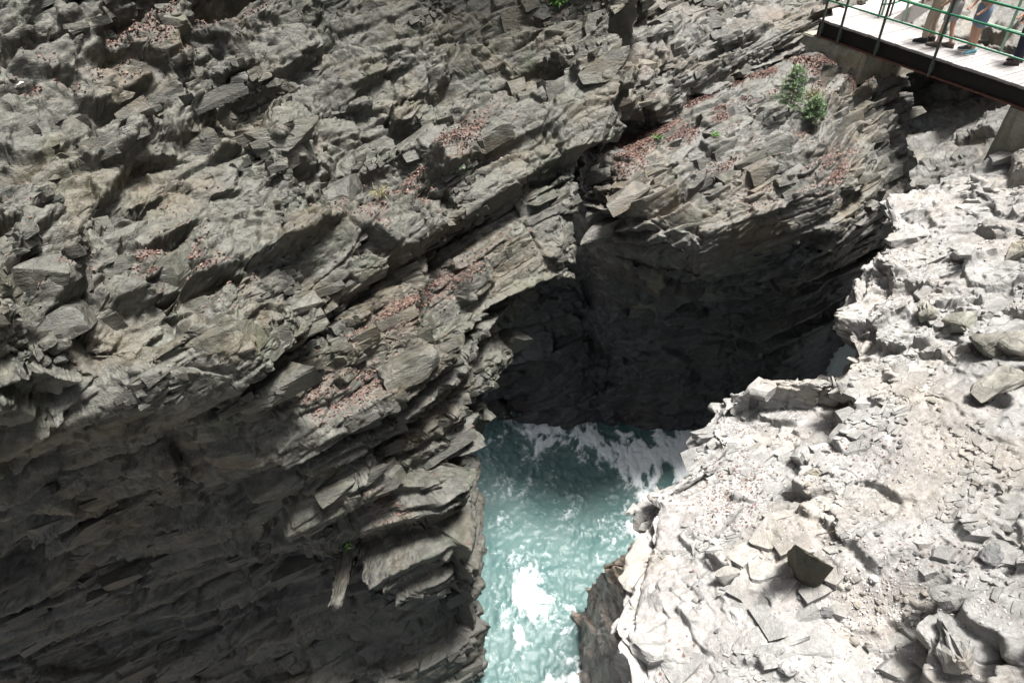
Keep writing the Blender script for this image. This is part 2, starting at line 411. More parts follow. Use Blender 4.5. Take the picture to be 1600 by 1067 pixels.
# ------------------------------------------------------------------ cliffs
SCALES = [(2.2, .36, (1.6, 1.1, .5), 1), (.95, .26, (1.5, 1.1, .5), 2), (.42, .09, (1.4, 1, .55), 3), (.18, .034, (1.2, 1, .6), 4), (.085, .010, (1.2, 1, .7), 5)]

# left cliff: photo rows, with distance t at seven columns
lc_px = [-200, 0, 200, 400, 550, 700]
lc = [  # py, t at columns..., edge px, edge t
    (-90, 11.4, 12.2, 13.2, 14.2, 15.2, 15.9, 975, 15.6),
    (0,   10.9, 11.7, 12.7, 13.7, 14.7, 15.4, 960, 15.2),
    (100, 10.3, 11.0, 12.0, 13.1, 14.1, 14.9, 964, 15.0),
    (200,  9.6, 10.3, 11.2, 12.4, 13.4, 14.2, 936, 14.7),
    (300,  8.9,  9.5, 10.5, 11.7, 12.7, 13.6, 894, 14.5),
    (400,  8.3,  8.8,  9.8, 11.0, 12.0, 13.1, 834, 14.5),
    (480,   7.9,  8.3,  9.3, 10.5, 11.7, 12.9, 806, 14.6),
    (550,   7.7,  8.0,  9.0, 10.2, 11.4, 12.8, 764, 14.4),
    (630,   8.1,  8.5,  9.3, 10.3, 11.4, 13.0, 732, 14.5),
    (720,   9.4,  9.9, 10.6, 11.2, 11.9, 13.2, 730, 14.8),
    (800,  10.9, 11.4, 12.0, 12.5, 12.7, 13.4, 738, 15.0),
    (900,  12.7, 13.2, 13.7, 14.1, 13.9, 13.9, 753, 15.4),
    (1000, 13.9, 14.4, 14.9, 15.2, 15.2, 15.0, 752, 15.9),
    (1090, 14.4, 14.8, 15.2, 15.5, 15.7, 15.7, 750, 16.2),
    (1180, 14.8, 15.2, 15.5, 15.8, 16.1, 16.3, 748, 16.8)]
net = []; rgh = []
for row in lc:
    py, ts, ex, et = row[0], row[1:7], row[7], row[8]
    r_ = []
    for j, x in enumerate(lc_px):
        fx = -200 + (x+200)*(ex-70+200)/900.0 if x > 0 else x       # columns follow the silhouette
        tt = np.interp(fx, lc_px+[ex], list(ts)+[et])
        r_.append(P(fx, py, tt))
    r_ += [P(ex, py, et), P(ex-12, py, et+.9), P(ex-90, py, et+3.2)]
    net.append(r_)
    s = 1.0 if py < 590 else .85
    rgh.append([s]*4+[(s+.75)/2]+[.8, .7, .7, .7])
STEPS = ([-9.6, -9.1, -9.0, -8.3, -8.15, -7.3, -7.2, -6.35, -6.2, -5.62, -5.5, -5.3, -3.9, -3.7, -3.55, -2.6, -2.45, -1.2, .2, 1.05, 1.22, 1.42, 3],
         [-.1, .1, -.15, .2, -.12, .3, .05, .2, -.35, .12, -.6, .2, -.25, -.4, .25, .3, -.15, .05, .0, .1, -.45, .5, .5])
LREG = regions((670, 260, 110, 28, 1.3, -45), (560, 292, 50, 20, 1, -10), (130, 90, 200, 30, 1, -28), (180, 415, 130, 22, 1, -8), (340, 420, 60, 18, .8, 0),
               (640, 480, 130, 18, .9, -32), (520, 620, 110, 22, .8, -25), (620, 790, 40, 40, .6, 0), (300, 60, 160, 25, .6, -20), (400, 350, 500, 300, .04, 0))
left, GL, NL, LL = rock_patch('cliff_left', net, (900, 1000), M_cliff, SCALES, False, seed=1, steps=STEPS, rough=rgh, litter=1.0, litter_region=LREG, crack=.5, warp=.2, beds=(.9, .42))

def pix(p):
    z = p[:, 1]*cp-p[:, 2]*sp; up = p[:, 1]*sp+p[:, 2]*cp
    return 800+F*p[:, 0]/z, 533.5-F*up/z
def m_left(p):
    x, y = pix(p); nz = fbm(p*.8, 3, 2)
    lowline = np.interp(x, [-200, 300, 450, 560, 650, 760], [560, 640, 720, 860, 940, 960])
    lit = LREG(p[None]).ravel()
    return (y < lowline+nz*50) & (lit < .5) & (nz > .20)
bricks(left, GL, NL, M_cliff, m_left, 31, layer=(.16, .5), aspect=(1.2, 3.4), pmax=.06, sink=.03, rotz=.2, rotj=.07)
def m_left_fine(p):
    x, y = pix(p); nz = fbm(p*1.1+5, 3, 6)
    lit = LREG(p[None]).ravel()
    return (nz > .24) & (lit < .4) & (y < np.interp(x, [-200, 300, 450, 560, 650, 760], [600, 680, 760, 920, 1000, 1060]))
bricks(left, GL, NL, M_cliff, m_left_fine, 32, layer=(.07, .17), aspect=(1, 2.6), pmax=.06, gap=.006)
def m_left_low(p):
    x, y = pix(p); nz = fbm(p*.7+9, 3, 4)
    return (y > np.interp(x, [-200, 300, 450, 560, 650, 760], [590, 670, 750, 880, 960, 990])) & (nz > .17)
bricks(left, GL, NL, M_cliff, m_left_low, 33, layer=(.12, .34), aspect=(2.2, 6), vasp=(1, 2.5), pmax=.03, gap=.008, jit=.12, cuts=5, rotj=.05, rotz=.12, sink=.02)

# upper walls out of frame: the slit that lets the sky in
base = [(-14, -16, -4), (-12, 2, -3.0), (-9.4, 14.2, -2.4), (-5.2, 16.6, -2.7), (-1.7, 18.0, -3.1), (2.0, 17.0, -3.5), (3.4, 20.4, -3.6), (7.5, 22.6, -3.8), (10, 26.5, -4), (14, 34, -4)]
rim = [(-9, -16, 16), (-9, 2, 16), (-8.5, 8, 16), (-7, 13, 16), (-4, 17, 16), (0, 19, 16), (4, 22, 16), (8, 24, 16), (11, 28, 16), (16, 35, 16)]
net = []
for fx, fz in [(-.05, -.12), (-.06, 0), (-.16, .12), (-.12, .35), (.3, .75), (1, 1), (.7, 1.3), (0, 1.5)]:
    net.append([np.array([b[0]*(1-fx)+r[0]*fx, b[1]*(1-max(fx, 0))+r[1]*max(fx, 0), b[2]*(1-fz)+r[2]*fz]) for b, r in zip(base, rim)])
SC_BIG = [(2.4, .5, (1.2, 1, .6), 1), (.9, .25, (1.25, 1, .55), 2)]
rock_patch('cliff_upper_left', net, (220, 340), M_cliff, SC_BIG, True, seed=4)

# right wall behind and beside the camera
b2 = [(3.0, -16, -7), (5.4, -4, -7), (6.8, 1, -7), (8.6, 5, -7.2), (10.6, 9, -7.3), (13.2, 13, -7.3), (16, 18, -7.5), (19, 24, -7.5), (22, 34, -7.5)]
r2 = [(5, -16, 18), (8.5, -4, 18), (10.5, 1, 18), (12.5, 5, 18), (14.5, 9, 18), (17, 13, 18), (19.5, 18, 18), (22, 24, 18), (25, 34, 18)]
net = []
for f, bul in [(-.1, 0), (0, 0), (.15, .5), (.5, .3), (1, 0), (1.2, 3)]:
    net.append([np.array(b)*(1-f)+np.array(r)*f+np.array([bul, 0, 0]) for b, r in zip(b2, r2)])
rock_patch('cliff_right', net, (200, 300), M_ledge, SC_BIG, False, seed=5)

# rock mass between the two slots: shelf, lip, undercut and cave wall down to the pool
cm_px = [860, 918, 958, 1080, 1160, 1240, 1310, 1372]
cm = [
    [(262, 20.6), (240, 20.2), (222, 18.2), (158, 17.5), (118, 18.0), (88, 18.6), (92, 18.5), (104, 18.3)],
    [(290, 20.4), (262, 20), (245, 16.8), (185, 16.8), (145, 17.3), (120, 17.7), (120, 17.6), (134, 17.5)],
    [(310, 20.2), (285, 19.6), (272, 16.0), (235, 16.1), (200, 16.4), (170, 16.6), (158, 16.7), (172, 17.0)],
    [(335, 20), (310, 19), (305, 15.6), (295, 15.3), (275, 15.3), (255, 15.4), (245, 15.7), (240, 16.6)],
    [(370, 20), (340, 18.2), (350, 15.7), (375, 14.8), (350, 14.8), (325, 15.0), (320, 15.4), (310, 16.7)],
    [(400, 20), (385, 19.0), (400, 17.4), (425, 15.7), (405, 15.7), (385, 15.8), (385, 16.4), (365, 17.3)],
    [(470, 20.8), (470, 20.6), (490, 19.8), (495, 18.8), (490, 18.3), (480, 18.1), (470, 18.7), (450, 19.3)],
    [(570, 21.4), (575, 21.5), (585, 21.3), (590, 21.0), (590, 20.8), (575, 20.8), (545, 21.2), (525, 21.6)],
    [(672, 22.0), (668, 22.1), (672, 22.2), (690, 21.9), (715, 21.5), (730, 21.5), (700, 22), (680, 22.2)],
    [(710, 22.6), (706, 22.6), (710, 22.6), (728, 22.3), (755, 22), (770, 22), (740, 22.4), (720, 22.6)]]
net = []
for row in cm:
    r_ = [P(720, row[0][0]+20, row[0][1]+.6)] + [P(x, y, t) for x, (y, t) in zip(cm_px, row)]
    y, t = row[-1]; sh = 1408 if 250 < y < 460 else 1398
    if y < 200: sh = 1378+(y-80)*.2
    r_ += [P(sh, y+5, t+.5), P(sh-5, y+5, t+1.6), P(sh-40, y+5, t+4)]
    net.append(r_)
rg = [[.55]*12, [.6]*12, [.8]*12, [.8]*12, [.7]*12, [.5]*12, [.5]*12]
SC_C = [(1.6, .30, (1.7, 1.1, .5), 1), (.7, .17, (1.6, 1, .5), 2), (.32, .075, (1.4, 1, .6), 3), (.15, .03, (1.2, 1, .7), 4)]
top = net[:6]+[[q+np.array([.1, .5, -.4]) for q in net[6]]]
STEPC = ([-6.2, -5.72, -5.66, -5.45, -5.39, -5.15, -5.09, -4.85, -4.79, -4.5, -4.2], [0, .24, -.12, .26, -.2, .28, -.2, .26, -.16, .12, 0])
CREG = regions((1105, 165, 160, 30, 1.6, -28), (1000, 215, 60, 16, .9, -10), (1290, 112, 70, 26, .9, 5), (1310, 262, 34, 26, .9, 0), (1230, 225, 60, 8, .8, -33), (1150, 250, 70, 7, .6, -33), (1200, 300, 200, 60, .10, 0))
cen, GC_, NC_, LC_ = rock_patch('cliff_centre', top, (480, 700), M_centre, SC_C, False, seed=2, rough=rg, litter=1.3, beds=(.5, .2), litter_region=CREG, crack=.4, steps=STEPC)
def m_cen(p):
    x, y = pix(p); nz = fbm(p*.9, 3, 7); lit = CREG(p[None]).ravel()
    return (y < np.interp(x, [900, 1000, 1150, 1300, 1420], [320, 340, 300, 290, 330])) & (lit < .5) & (nz > .12)
bricks(cen, GC_, NC_, M_centre, m_cen, 41, layer=(.18, .5), aspect=(1.4, 3.4), vasp=(.9, 1.6), pmax=.05, gap=.008, rotz=.25)
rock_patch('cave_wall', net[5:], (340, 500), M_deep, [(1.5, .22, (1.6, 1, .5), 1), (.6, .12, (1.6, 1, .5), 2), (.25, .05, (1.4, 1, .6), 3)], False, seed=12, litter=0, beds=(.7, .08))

# wall over the leaf-strewn shelf
up_px = [880, 960, 1030, 1100, 1200, 1290, 1345]
up = [[(-110, 18.6)]*1+[(-110, 18.6), (-110, 18.9), (-110, 19.3), (-110, 19.8), (-110, 20.2), (-110, 20.6)],
      [(0, 18.0), (0, 18.0), (0, 18.4), (0, 18.8), (0, 19.2), (-10, 19.6), (-20, 20)],
      [(90, 18), (80, 17.0), (75, 17.2), (60, 17.9), (30, 18.4), (10, 18.9), (-5, 19.4)],
      [(165, 17.6), (155, 16.4), (140, 16.7), (105, 17.4), (60, 18.0), (22, 18.6), (5, 19.1)],
      [(215, 20.2), (200, 19.6), (185, 17.2), (148, 17.5), (98, 18.2), (50, 18.9), (25, 19.4)],
      [(255, 20), (235, 19), (218, 17.7), (175, 18.2), (128, 18.8), (80, 19.6), (50, 20.2)],
      [(310, 20.5), (300, 20.4), (280, 20.4), (240, 20.8), (190, 21.2), (140, 22), (110, 22.5)]]
net = [[P(x, y, t) for x, (y, t) in zip(up_px, row)] for row in up]
bk_, GB, NB, _l = rock_patch('cliff_back', net, (360, 460), M_centre, SC_C, False, seed=3, litter=.2)

bricks(bk_, GB, NB, M_centre, lambda p: fbm(p*.9, 3, 9) > .12, 51, layer=(.14, .4), aspect=(1.3, 3), pmax=.05)
# upstream wall behind the bridge
ux = [1330, 1390, 1450, 1510, 1570, 1640, 1740]
us = [[(-120, 26), (-120, 26.5), (-120, 27), (-120, 27), (-120, 26.5), (-120, 26), (-120, 25)],
      [(-20, 22), (-20, 22.2), (-20, 22.4), (-20, 22.4), (-20, 22.4), (-20, 22.4), (-20, 22.4)],
      [(66, 21.0), (68, 21.2), (72, 21.4), (76, 21.2), (80, 20.8), (80, 20.4), (80, 20.4)],
      [(112, 24.5), (115, 25), (118, 25.2), (120, 24.6), (125, 23.6), (130, 21.5), (130, 21)],
      [(195, 24.5), (200, 24.8), (200, 24.2), (185, 22.6), (180, 20.3), (180, 19.6), (180, 19)],
      [(250, 21.6), (255, 21.6), (245, 21), (235, 19.8), (225, 18.8), (225, 18.2), (225, 17.6)],
      [(300, 21.2), (300, 20.6), (290, 19.8), (280, 18.8), (275, 18), (275, 17.4), (275, 17)],
      [(360, 21.6), (350, 20.6), (340, 19.8), (330, 19), (325, 18.4), (320, 18), (320, 17.6)],
      [(470, 22.6), (450, 21.6), (440, 20.8), (430, 20.2), (420, 19.8), (410, 19.6), (400, 19.4)]]
net = [[P(x, y, t) for x, (y, t) in zip(ux, row)] for row in us]
rock_patch('cliff_upstream', net, (320, 260), M_far, [(1.5, .3, (1.5, 1, .5), 1), (.6, .16, (1.5, 1, .5), 2), (.28, .07, (1.3, 1, .6), 3)], False, seed=6, beds=(.6, .1), litter=.2)

# pale ledge on a bedding plane
def ledge(px, py, off=0.0):
    r = ray(px, py); t = (-7.45+off)/(r[2]-.37*r[0]+.217*r[1]); return r*t
LE = [((985, 1170), (1850, 1190), 0), ((1000, 1067), (1820, 1150), 0), ((985, 965), (1800, 1090), 0), ((1000, 885), (1780, 1030), 0),
      ((1018, 805), (1760, 970), 0), ((1028, 735), (1760, 910), 0), ((1052, 680), (1760, 860), 0), ((1078, 612), (1760, 800), -.05),
      ((1112, 574), (1760, 750), -.1), ((1170, 557), (1760, 705), -.1), ((1255, 553), (1760, 665), -.1), ((1322, 545), (1760, 625), -.05),
      ((1338, 505), (1760, 585), .05), ((1340, 462), (1760, 540), .1), ((1362, 412), (1760, 490), .1), ((1392, 362), (1770, 440), .05),
      ((1425, 322), (1780, 395), 0), ((1475, 286), (1790, 350), 0), ((1535, 262), (1800, 310), 0), ((1610, 240), (1830, 275), 0)]
net = []
for e, i_, off in LE:
    a = ledge(*e, off); b = ledge(*i_, .35); a0 = ledge(*e, off)
    d = b-a; d /= np.linalg.norm(d)
    col = [a+np.array([0, 0, -10.5])+d*.9, a+np.array([0, 0, -6])+d*.7, a+np.array([0, 0, -2.2])+d*.25, a+np.array([0, 0, -.7])-d*.0, a]
    for f in (.1, .25, .45, .7, 1.0):
        q = a*(1-f)+b*f; col.append(q)
    net.append(col)
SC_L = [(1.7, .20, (1.6, 1, .4), 1), (.75, .17, (1.5, 1, .42), 2), (.33, .10, (1.5, 1, .45), 3), (.14, .028, (1.3, 1, .6), 4), (.07, .008, (1.2, 1, .7), 5)]
LRG = [[.45]*5+[.6, .7, .8, .9, 1] if k < 4 else ([.5]*4+[.5, .55, .7, .9, .9, .9] if k < 11 else [.5]*4+[.8, 1.25, 1.3, 1.2, 1.1, 1.0]) for k in range(len(LE))]
def scarp(G):
    x, y, z, q = project(G)
    w_ = fbm(q*1.1, 3, 3)*38+fbm(q*4, 2, 5)*10
    xs = np.interp(y, [440, 545, 600, 690, 780], [1318, 1332, 1318, 1302, 1225])
    d = x-xs+w_
    fade = smooth01(y, 800, 690)
    o = -.68*smooth01(-d, -4, 6)*fade*smooth01(y, 520, 560)
    # second small scarps: bottom right and along the rim
    xs2 = np.interp(y, [900, 960, 1100], [1490, 1450, 1425]); d2 = x-xs2+w_*.6
    o -= .40*smooth01(-d2, -4, 5)*smooth01(-d2, 260, 40)*smooth01(y, 880, 930)
    return o.reshape(G.shape[:2])
led, GE, NE, LEt = rock_patch('rock_ledge', net, (950, 850), M_ledge, SC_L, True, seed=8, beds=(.4, .05), litter=.2, bias=(-.8, -.3, 0), crack=.2, mkmin=.06, extra=scarp, rough=LRG)

def m_led(p):
    x, y = pix(p); nz = fbm(p*.9, 3, 5)
    up = smooth01(x-np.interp(y, [400, 545, 690, 780], [1330, 1330, 1310, 1230]), -10, 10)*smooth01(y, 760, 640)
    rim = smooth01(np.interp(y, [560, 690, 800, 960, 1067], [1110, 1075, 1050, 1040, 1080])-x, -30, 10)
    br = smooth01(x, 1380, 1430)*smooth01(y, 900, 930)
    edge = (x < np.interp(y, [400, 545, 560, 575, 620, 690, 740, 805, 885, 965, 1070], [1395, 1380, 1350, 1140, 1105, 1085, 1065, 1055, 1045, 1030, 1040]))
    return ~edge & (nz > .30-.26*up-.0*rim-.2*br) & ~((y < 575) & (x < 1420))
bricks(led, GE, NE, M_ledge, m_led, 61, layer=(.05, .18), aspect=(1.3, 4.5), vasp=(.9, 2.6), pmax=.03, gap=.006, rotj=.08, big=.12, rotz=.5, nzmin=.75, hmax=.2)
def m_led2(p):
    x, y = pix(p); return fbm(p*1.7+4, 3, 9) > .27
bricks(led, GE, NE, M_ledge, m_led2, 62, layer=(.03, .08), aspect=(1.2, 3.5), vasp=(.9, 2), pmax=.02, gap=.004, rotj=.14, big=.2, rotz=.7, nzmin=.75)

# wetted promontory at the foot of the ledge
net = []
for row in [[(985, 860, 15.6), (1030, 850, 15.2), (1100, 850, 15)], [(955, 885, 15.8), (1010, 900, 14.6), (1100, 900, 14.2)],
            [(922, 930, 16.8), (985, 950, 14.9), (1100, 950, 14)], [(912, 985, 16.7), (970, 1000, 15), (1100, 1000, 14)],
            [(910, 1040, 16.2), (965, 1060, 14.8), (1100, 1060, 13.8)], [(908, 1150, 15.6), (960, 1150, 14.4), (1100, 1150, 13.4)]]:
    a = P(*row[0])
    net.append([a*np.array([1, 1, 0])+np.array([.4, 1.2, -17]), a*np.array([1, 1, 0])+np.array([0, .2, -16.6])]+[P(*x) for x in row])
rock_patch('rock_shelf', net, (260, 200), M_wet, [(1.2, .22, (.6, 1, 1.5), 1), (.5, .12, (.6, 1, 1.5), 2), (.2, .05, (.7, 1, 1.4), 3)], True, seed=9, beds=None, litter=0)

# river bed below everything
bm = bmesh.new()
for v in [(-40, -40, -19), (60, -40, -19), (60, 60, -19), (-40, 60, -19)]: bm.verts.new(v)
bm.faces.new(bm.verts); me = bpy.data.meshes.new('river_bed'); bm.to_mesh(me); bm.free(); me.materials.append(M_wet)
o = bpy.data.objects.new('ground', me); C.objects.link(o); o['kind'] = 'structure'

# ------------------------------------------------------------------ river
def river():
    n, m = int(620*Q), int(620*Q)
    X, Y = np.meshgrid(np.linspace(-3.5, 14, n), np.linspace(-4, 23, m), indexing='ij')
    p2 = np.stack([X.ravel(), Y.ravel(), np.zeros(X.size)], 1)
    # cascade stepping up from behind the ledge
    along = (X-6.2)*.75+(Y-13)*.66
    Z = -16 + 3.6*smooth01(along, 3.3, 5.4)
    # flow-warped coordinates
    wx = fbm(p2*.55, 3, 11).reshape(n, m); wy = fbm(p2*.55+9, 3, 12).reshape(n, m)
    q = p2.copy(); q[:, 0] += (wx*.7).ravel(); q[:, 1] += (wy*.7).ravel()
    f1 = fbm(q*np.array([1.3, .8, 1]), 5, 13, .62).reshape(n, m)
    f2 = fbm(q*np.array([3.6, 2.4, 1])+3, 5, 14, .65).reshape(n, m)
    ridg = 1-np.abs(fbm(q*1.6+5, 5, 15, .6).reshape(n, m))*3.2
    def blob(px, py, rx, ry, ang=0):
        c = Pz(px, py, -16); dx, dy = X-c[0], Y-c[1]; a = R(ang)
        u = dx*math.cos(a)+dy*math.sin(a); v = -dx*math.sin(a)+dy*math.cos(a)
        return np.exp(-(u/rx)**2-(v/ry)**2)
    far = 1.5*blob(965, 688, 2.6, 1.0, -8) + 1.1*blob(1045, 710, 1.1, 1.0)
    far = np.clip(far*(1+.9*f1+.7*f2), 0, 2)
    right = blob(1000, 770, .7, 1.7, -10) + .7*blob(965, 830, .9, 1.0)
    patch = .75*blob(828, 925, .40, .5) + .75*blob(815, 1000, .45, .36, 30) + .55*blob(885, 965, .5, .7) + .7*blob(870, 1060, .9, .45, 10)
    dens = .85*far + .75*right + patch + 3.0*smooth01(along, 2.8, 4.0)
    f3 = fbm(q*np.array([9., 6, 1])+7, 4, 17, .65).reshape(n, m)
    foam = smooth01(dens*1.0 + f1*.8 + f2*.85 + f3*.45 + .16*ridg - .72, -.35, .75)
    thin = np.clip((.30+.5*f3)*smooth01(f1*.6+f2*.6+ridg*.2, .0, .55)*(.35+right+far+.6*patch+.25*blob(870, 850, 2, 3)), 0, .5)
    foam = np.clip(np.maximum(foam, thin), 0, 1)
    mist = far
    Z = Z + .10*f1*np.clip(1-.6*far, .3, 1) + .09*f2*(.35+np.clip(dens-far, 0, 1.0))*np.clip(1-far, .06, 1) + .05*foam + .02*vnoise(p2*9, 3).reshape(n, m)
    G = np.stack([X, Y, Z], -1)
    m_, t, b = mat('turquoise river water')
    at = nd(t, 'ShaderNodeAttribute'); at.attribute_name = 'foam'
    geo = t.nodes.new('ShaderNodeNewGeometry')
    n1 = nd(t, 'ShaderNodeTexNoise', Scale=1.0, Detail=5); t.links.new(geo.outputs['Position'], n1.inputs['Vector'])
    n2 = nd(t, 'ShaderNodeTexNoise', Scale=14, Detail=6, Roughness=.65, Distortion=1.2); t.links.new(geo.outputs['Position'], n2.inputs['Vector'])
    c = mix(t, ramp(t, n1.outputs[0], [(.35, 0), (.65, 1)]), (.060, .112, .110), (.098, .148, .143))
    n3 = nd(t, 'ShaderNodeTexNoise', Scale=5.5, Detail=8, Roughness=.72, Distortion=.9); t.links.new(geo.outputs['Position'], n3.inputs['Vector'])
    sub = nd(t, 'ShaderNodeMath', _operation='MULTIPLY_ADD'); sub.inputs[1].default_value = 2.4; sub.inputs[2].default_value = -1.2
    t.links.new(n3.outputs[0], sub.inputs[0])
    ad = nd(t, 'ShaderNodeMath', _operation='MULTIPLY_ADD'); ad.inputs[1].default_value = 1.9; ad.inputs[2].default_value = -.2
    t.links.new(at.outputs['Fac'], ad.inputs[0])
    sub2 = nd(t, 'ShaderNodeMath', _operation='ADD', _use_clamp=True); t.links.new(sub.outputs[0], sub2.inputs[0]); t.links.new(ad.outputs[0], sub2.inputs[1])
    sub = sub2
    c = mix(t, sub.outputs[0], c, (.66, .70, .71))
    t.links.new(c, b.inputs['Base Color'])
    t.links.new(ramp(t, at.outputs['Fac'], [(.1, .12), (.6, .7)]), b.inputs['Roughness'])
    b.inputs['IOR'].default_value = 1.33
    bp = nd(t, 'ShaderNodeBump', Strength=.35, Distance=.05); t.links.new(n2.outputs[0], bp.inputs['Height']); t.links.new(bp.outputs[0], b.inputs['Normal'])
    o = grid_mesh('river_water', G, m_, {'foam': foam}, False, True); o['kind'] = 'structure'
river()

# ================================================================== THINGS
def tag(o, label, cat, group=None):
    o['label'] = label; o['category'] = cat
    if group: o['group'] = group
    return o
def empty(name, loc, label, cat, group=None, rotz=0):
    o = bpy.data.objects.new(name, None); C.objects.link(o); o.empty_display_size = .2
    o.location = loc; o.rotation_euler = (0, 0, rotz)
    return tag(o, label, cat, group)
def link(name, bm, material, parent=None, smooth=False):
    me = bpy.data.meshes.new(name); bm.normal_update(); bm.to_mesh(me); bm.free()
    if smooth: me.polygons.foreach_set('use_smooth', np.ones(len(me.polygons), bool))
    me.materials.append(material)
    o = bpy.data.objects.new(name, me); C.objects.link(o)
    if parent: o.parent = parent
    return o
def box(bm, x0, x1, y0, y1, z0, z1, bev=0.0, rot=None):
    M = Matrix.Translation(((x0+x1)/2, (y0+y1)/2, (z0+z1)/2))
    if rot: M = M @ rot
    M = M @ Matrix.Diagonal((x1-x0, y1-y0, z1-z0, 1))
    r = bmesh.ops.create_cube(bm, size=1, matrix=M)
    if bev:
        es = list({e for v in r['verts'] for e in v.link_edges})
        bmesh.ops.bevel(bm, geom=es, offset=bev, segments=1, affect='EDGES', clamp_overlap=True)
def tube(bm, pts, rad, seg=8, cap=True):
    pts = [Vector(p) for p in pts]; rads = rad if isinstance(rad, (list, tuple)) else [rad]*len(pts)
    rings = []; ref = Vector((.31, .17, .93))
    for i, p in enumerate(pts):
        d = (pts[min(i+1, len(pts)-1)]-pts[max(i-1, 0)]).normalized()
        a = d.cross(ref)
        if a.length < .05: a = d.cross(Vector((1, 0, 0)))
        a.normalize(); b_ = d.cross(a)
        rings.append([bm.verts.new(p+(a*math.cos(2*math.pi*k/seg)+b_*math.sin(2*math.pi*k/seg))*rads[i]) for k in range(seg)])
    for r0, r1 in zip(rings, rings[1:]):
        for k in range(seg): bm.faces.new((r0[k], r0[(k+1) % seg], r1[(k+1) % seg], r1[k]))
    if cap: bm.faces.new(rings[0][::-1]); bm.faces.new(rings[-1])

# ------------------------------------------------------------------ footbridge
ZD = -5.3
A_ = Pz(1290, 31, ZD); B_ = Pz(1600, 134, ZD)
dv = (B_-A_)[:2]; LAB = float(np.linalg.norm(dv)); dv /= LAB
BROT = math.atan2(dv[1], dv[0]); nv = np.array([-dv[1], dv[0]])
def local(px, py, z=ZD):
    q = Pz(px, py, z)-A_; return float(q[:2] @ dv), float(q[:2] @ nv)
LEN = LAB+2.6; WID = 1.45
M_green = plain('green railing paint', (.018, .14, .07), .4, 0, .2, 30, .05)
M_greenlit = plain('lit green paint', (.30, .46, .34), .5, 0, .12, 30, .05)  # same green as the near railing, sunlit brightness put into the colour
M_steel = plain('dark painted steel', (.012, .011, .011), .6, .2, .4, 10, .1)
M_rust = plain('rusty flange', (.16, .07, .05), .75, .2, .5, 20, .3)
M_post = plain('grey green post steel', (.075, .10, .085), .5, .2, .35, 14, .1)
M_deckw = plain('weathered deck planks', (.27, .255, .25), .8, 0, .18, 9, .3)
M_conc = rock_material('stained concrete', (.27, .26, .21), (.37, .355, .30), (.46, .445, .39), (.1, .1, .1), (.2, .2, .2), (.7, .9), .12, moss=.55)
br = empty('footbridge', A_, 'narrow footbridge with green railings crossing the gorge above the concrete abutment', 'bridge', rotz=BROT)
bm = bmesh.new(); x = -.15
rr = np.random.RandomState(3)
while x < LEN:
    wd = .145
    box(bm, x+.004, x+wd-.004, -.05+rr.uniform(-.012, .012), WID+.05, -.06+rr.uniform(-.003, .003), rr.uniform(-.004, .004), .006); x += wd
link('deck', bm, M_deckw, br)
for y0 in (.02, WID-.12):
    bm = bmesh.new()
    box(bm, -.2, LEN, y0+.03, y0+.07, -.40, -.07)
    box(bm, -.2, LEN, y0-.03, y0+.13, -.085, -.064)
    bo = link('beam', bm, M_steel, br)
    bm = bmesh.new(); box(bm, -.2, LEN, y0-.04, y0+.14, -.425, -.403)
    fo = link('flange', bm, M_rust, bo)
px_posts = [(1289, 31), (1311, 42), (1373, 61), (1467, 88)]
pxl = [local(*q)[0] for q in px_posts]
step = pxl[3]-pxl[2]
pxl.append(pxl[3]+step*1.75)
def post(x, y, m, below):
    bm = bmesh.new(); box(bm, x-.028, x+.028, y-.015, y+.015, below, 1.28, .004)
    box(bm, x-.05, x+.05, y+.012, y+.02, -.30, -.10)
    return link('railing_post', bm, m, br)
for x in pxl: post(x, -.075, M_post, -.42)
for x in [pxl[0]+.4]+[p+.45 for p in pxl[1:]]: post(x, WID+.075, M_greenlit, -.42)
def rail(z, y, m, x0, x1, r=.022):
    bm = bmesh.new(); tube(bm, [(x0, y, z), (x1, y, z)], r, 10); return link('rail', bm, m, br, True)
for z, r in ((.46, .020), (.88, .022), (1.29, .026)):
    rail(z, -.075-.012-r, M_green, pxl[0]-.05, LEN, r); rail(z, WID+.055-r, M_greenlit, pxl[0]-.05, LEN, r)

ab = empty('bridge_abutment', A_, 'stained concrete block under the far end of the footbridge', 'abutment', rotz=BROT)
bm = bmesh.new()
L1 = local(1345, 60)[0]
vs_ = []
def hexa(bm, pts):
    v = [bm.verts.new(p) for p in pts]
    for f in ((0, 3, 2, 1), (4, 5, 6, 7), (0, 1, 5, 4), (1, 2, 6, 5), (2, 3, 7, 6), (3, 0, 4, 7)): bm.faces.new([v[i] for i in f])
    return v
hexa(bm, [(-.95, -.16, -1.10), (L1+.1, -.16, -1.10), (L1+.1, 1.9, -1.15), (-.95, 1.9, -1.15),
          (-.62, -.05, -.43), (L1+.0, -.05, -.43), (L1, 1.9, -.43), (-.62, 1.9, -.43)])
bmesh.ops.bevel(bm, geom=bm.edges[:], offset=.025, segments=2, affect='EDGES')
link('concrete_block', bm, M_conc, ab)
bm = bmesh.new(); box(bm, -.25, .55, .0, 1.5, -.43, -.427+.002); link('bearing_plate', bm, M_rust, ab)

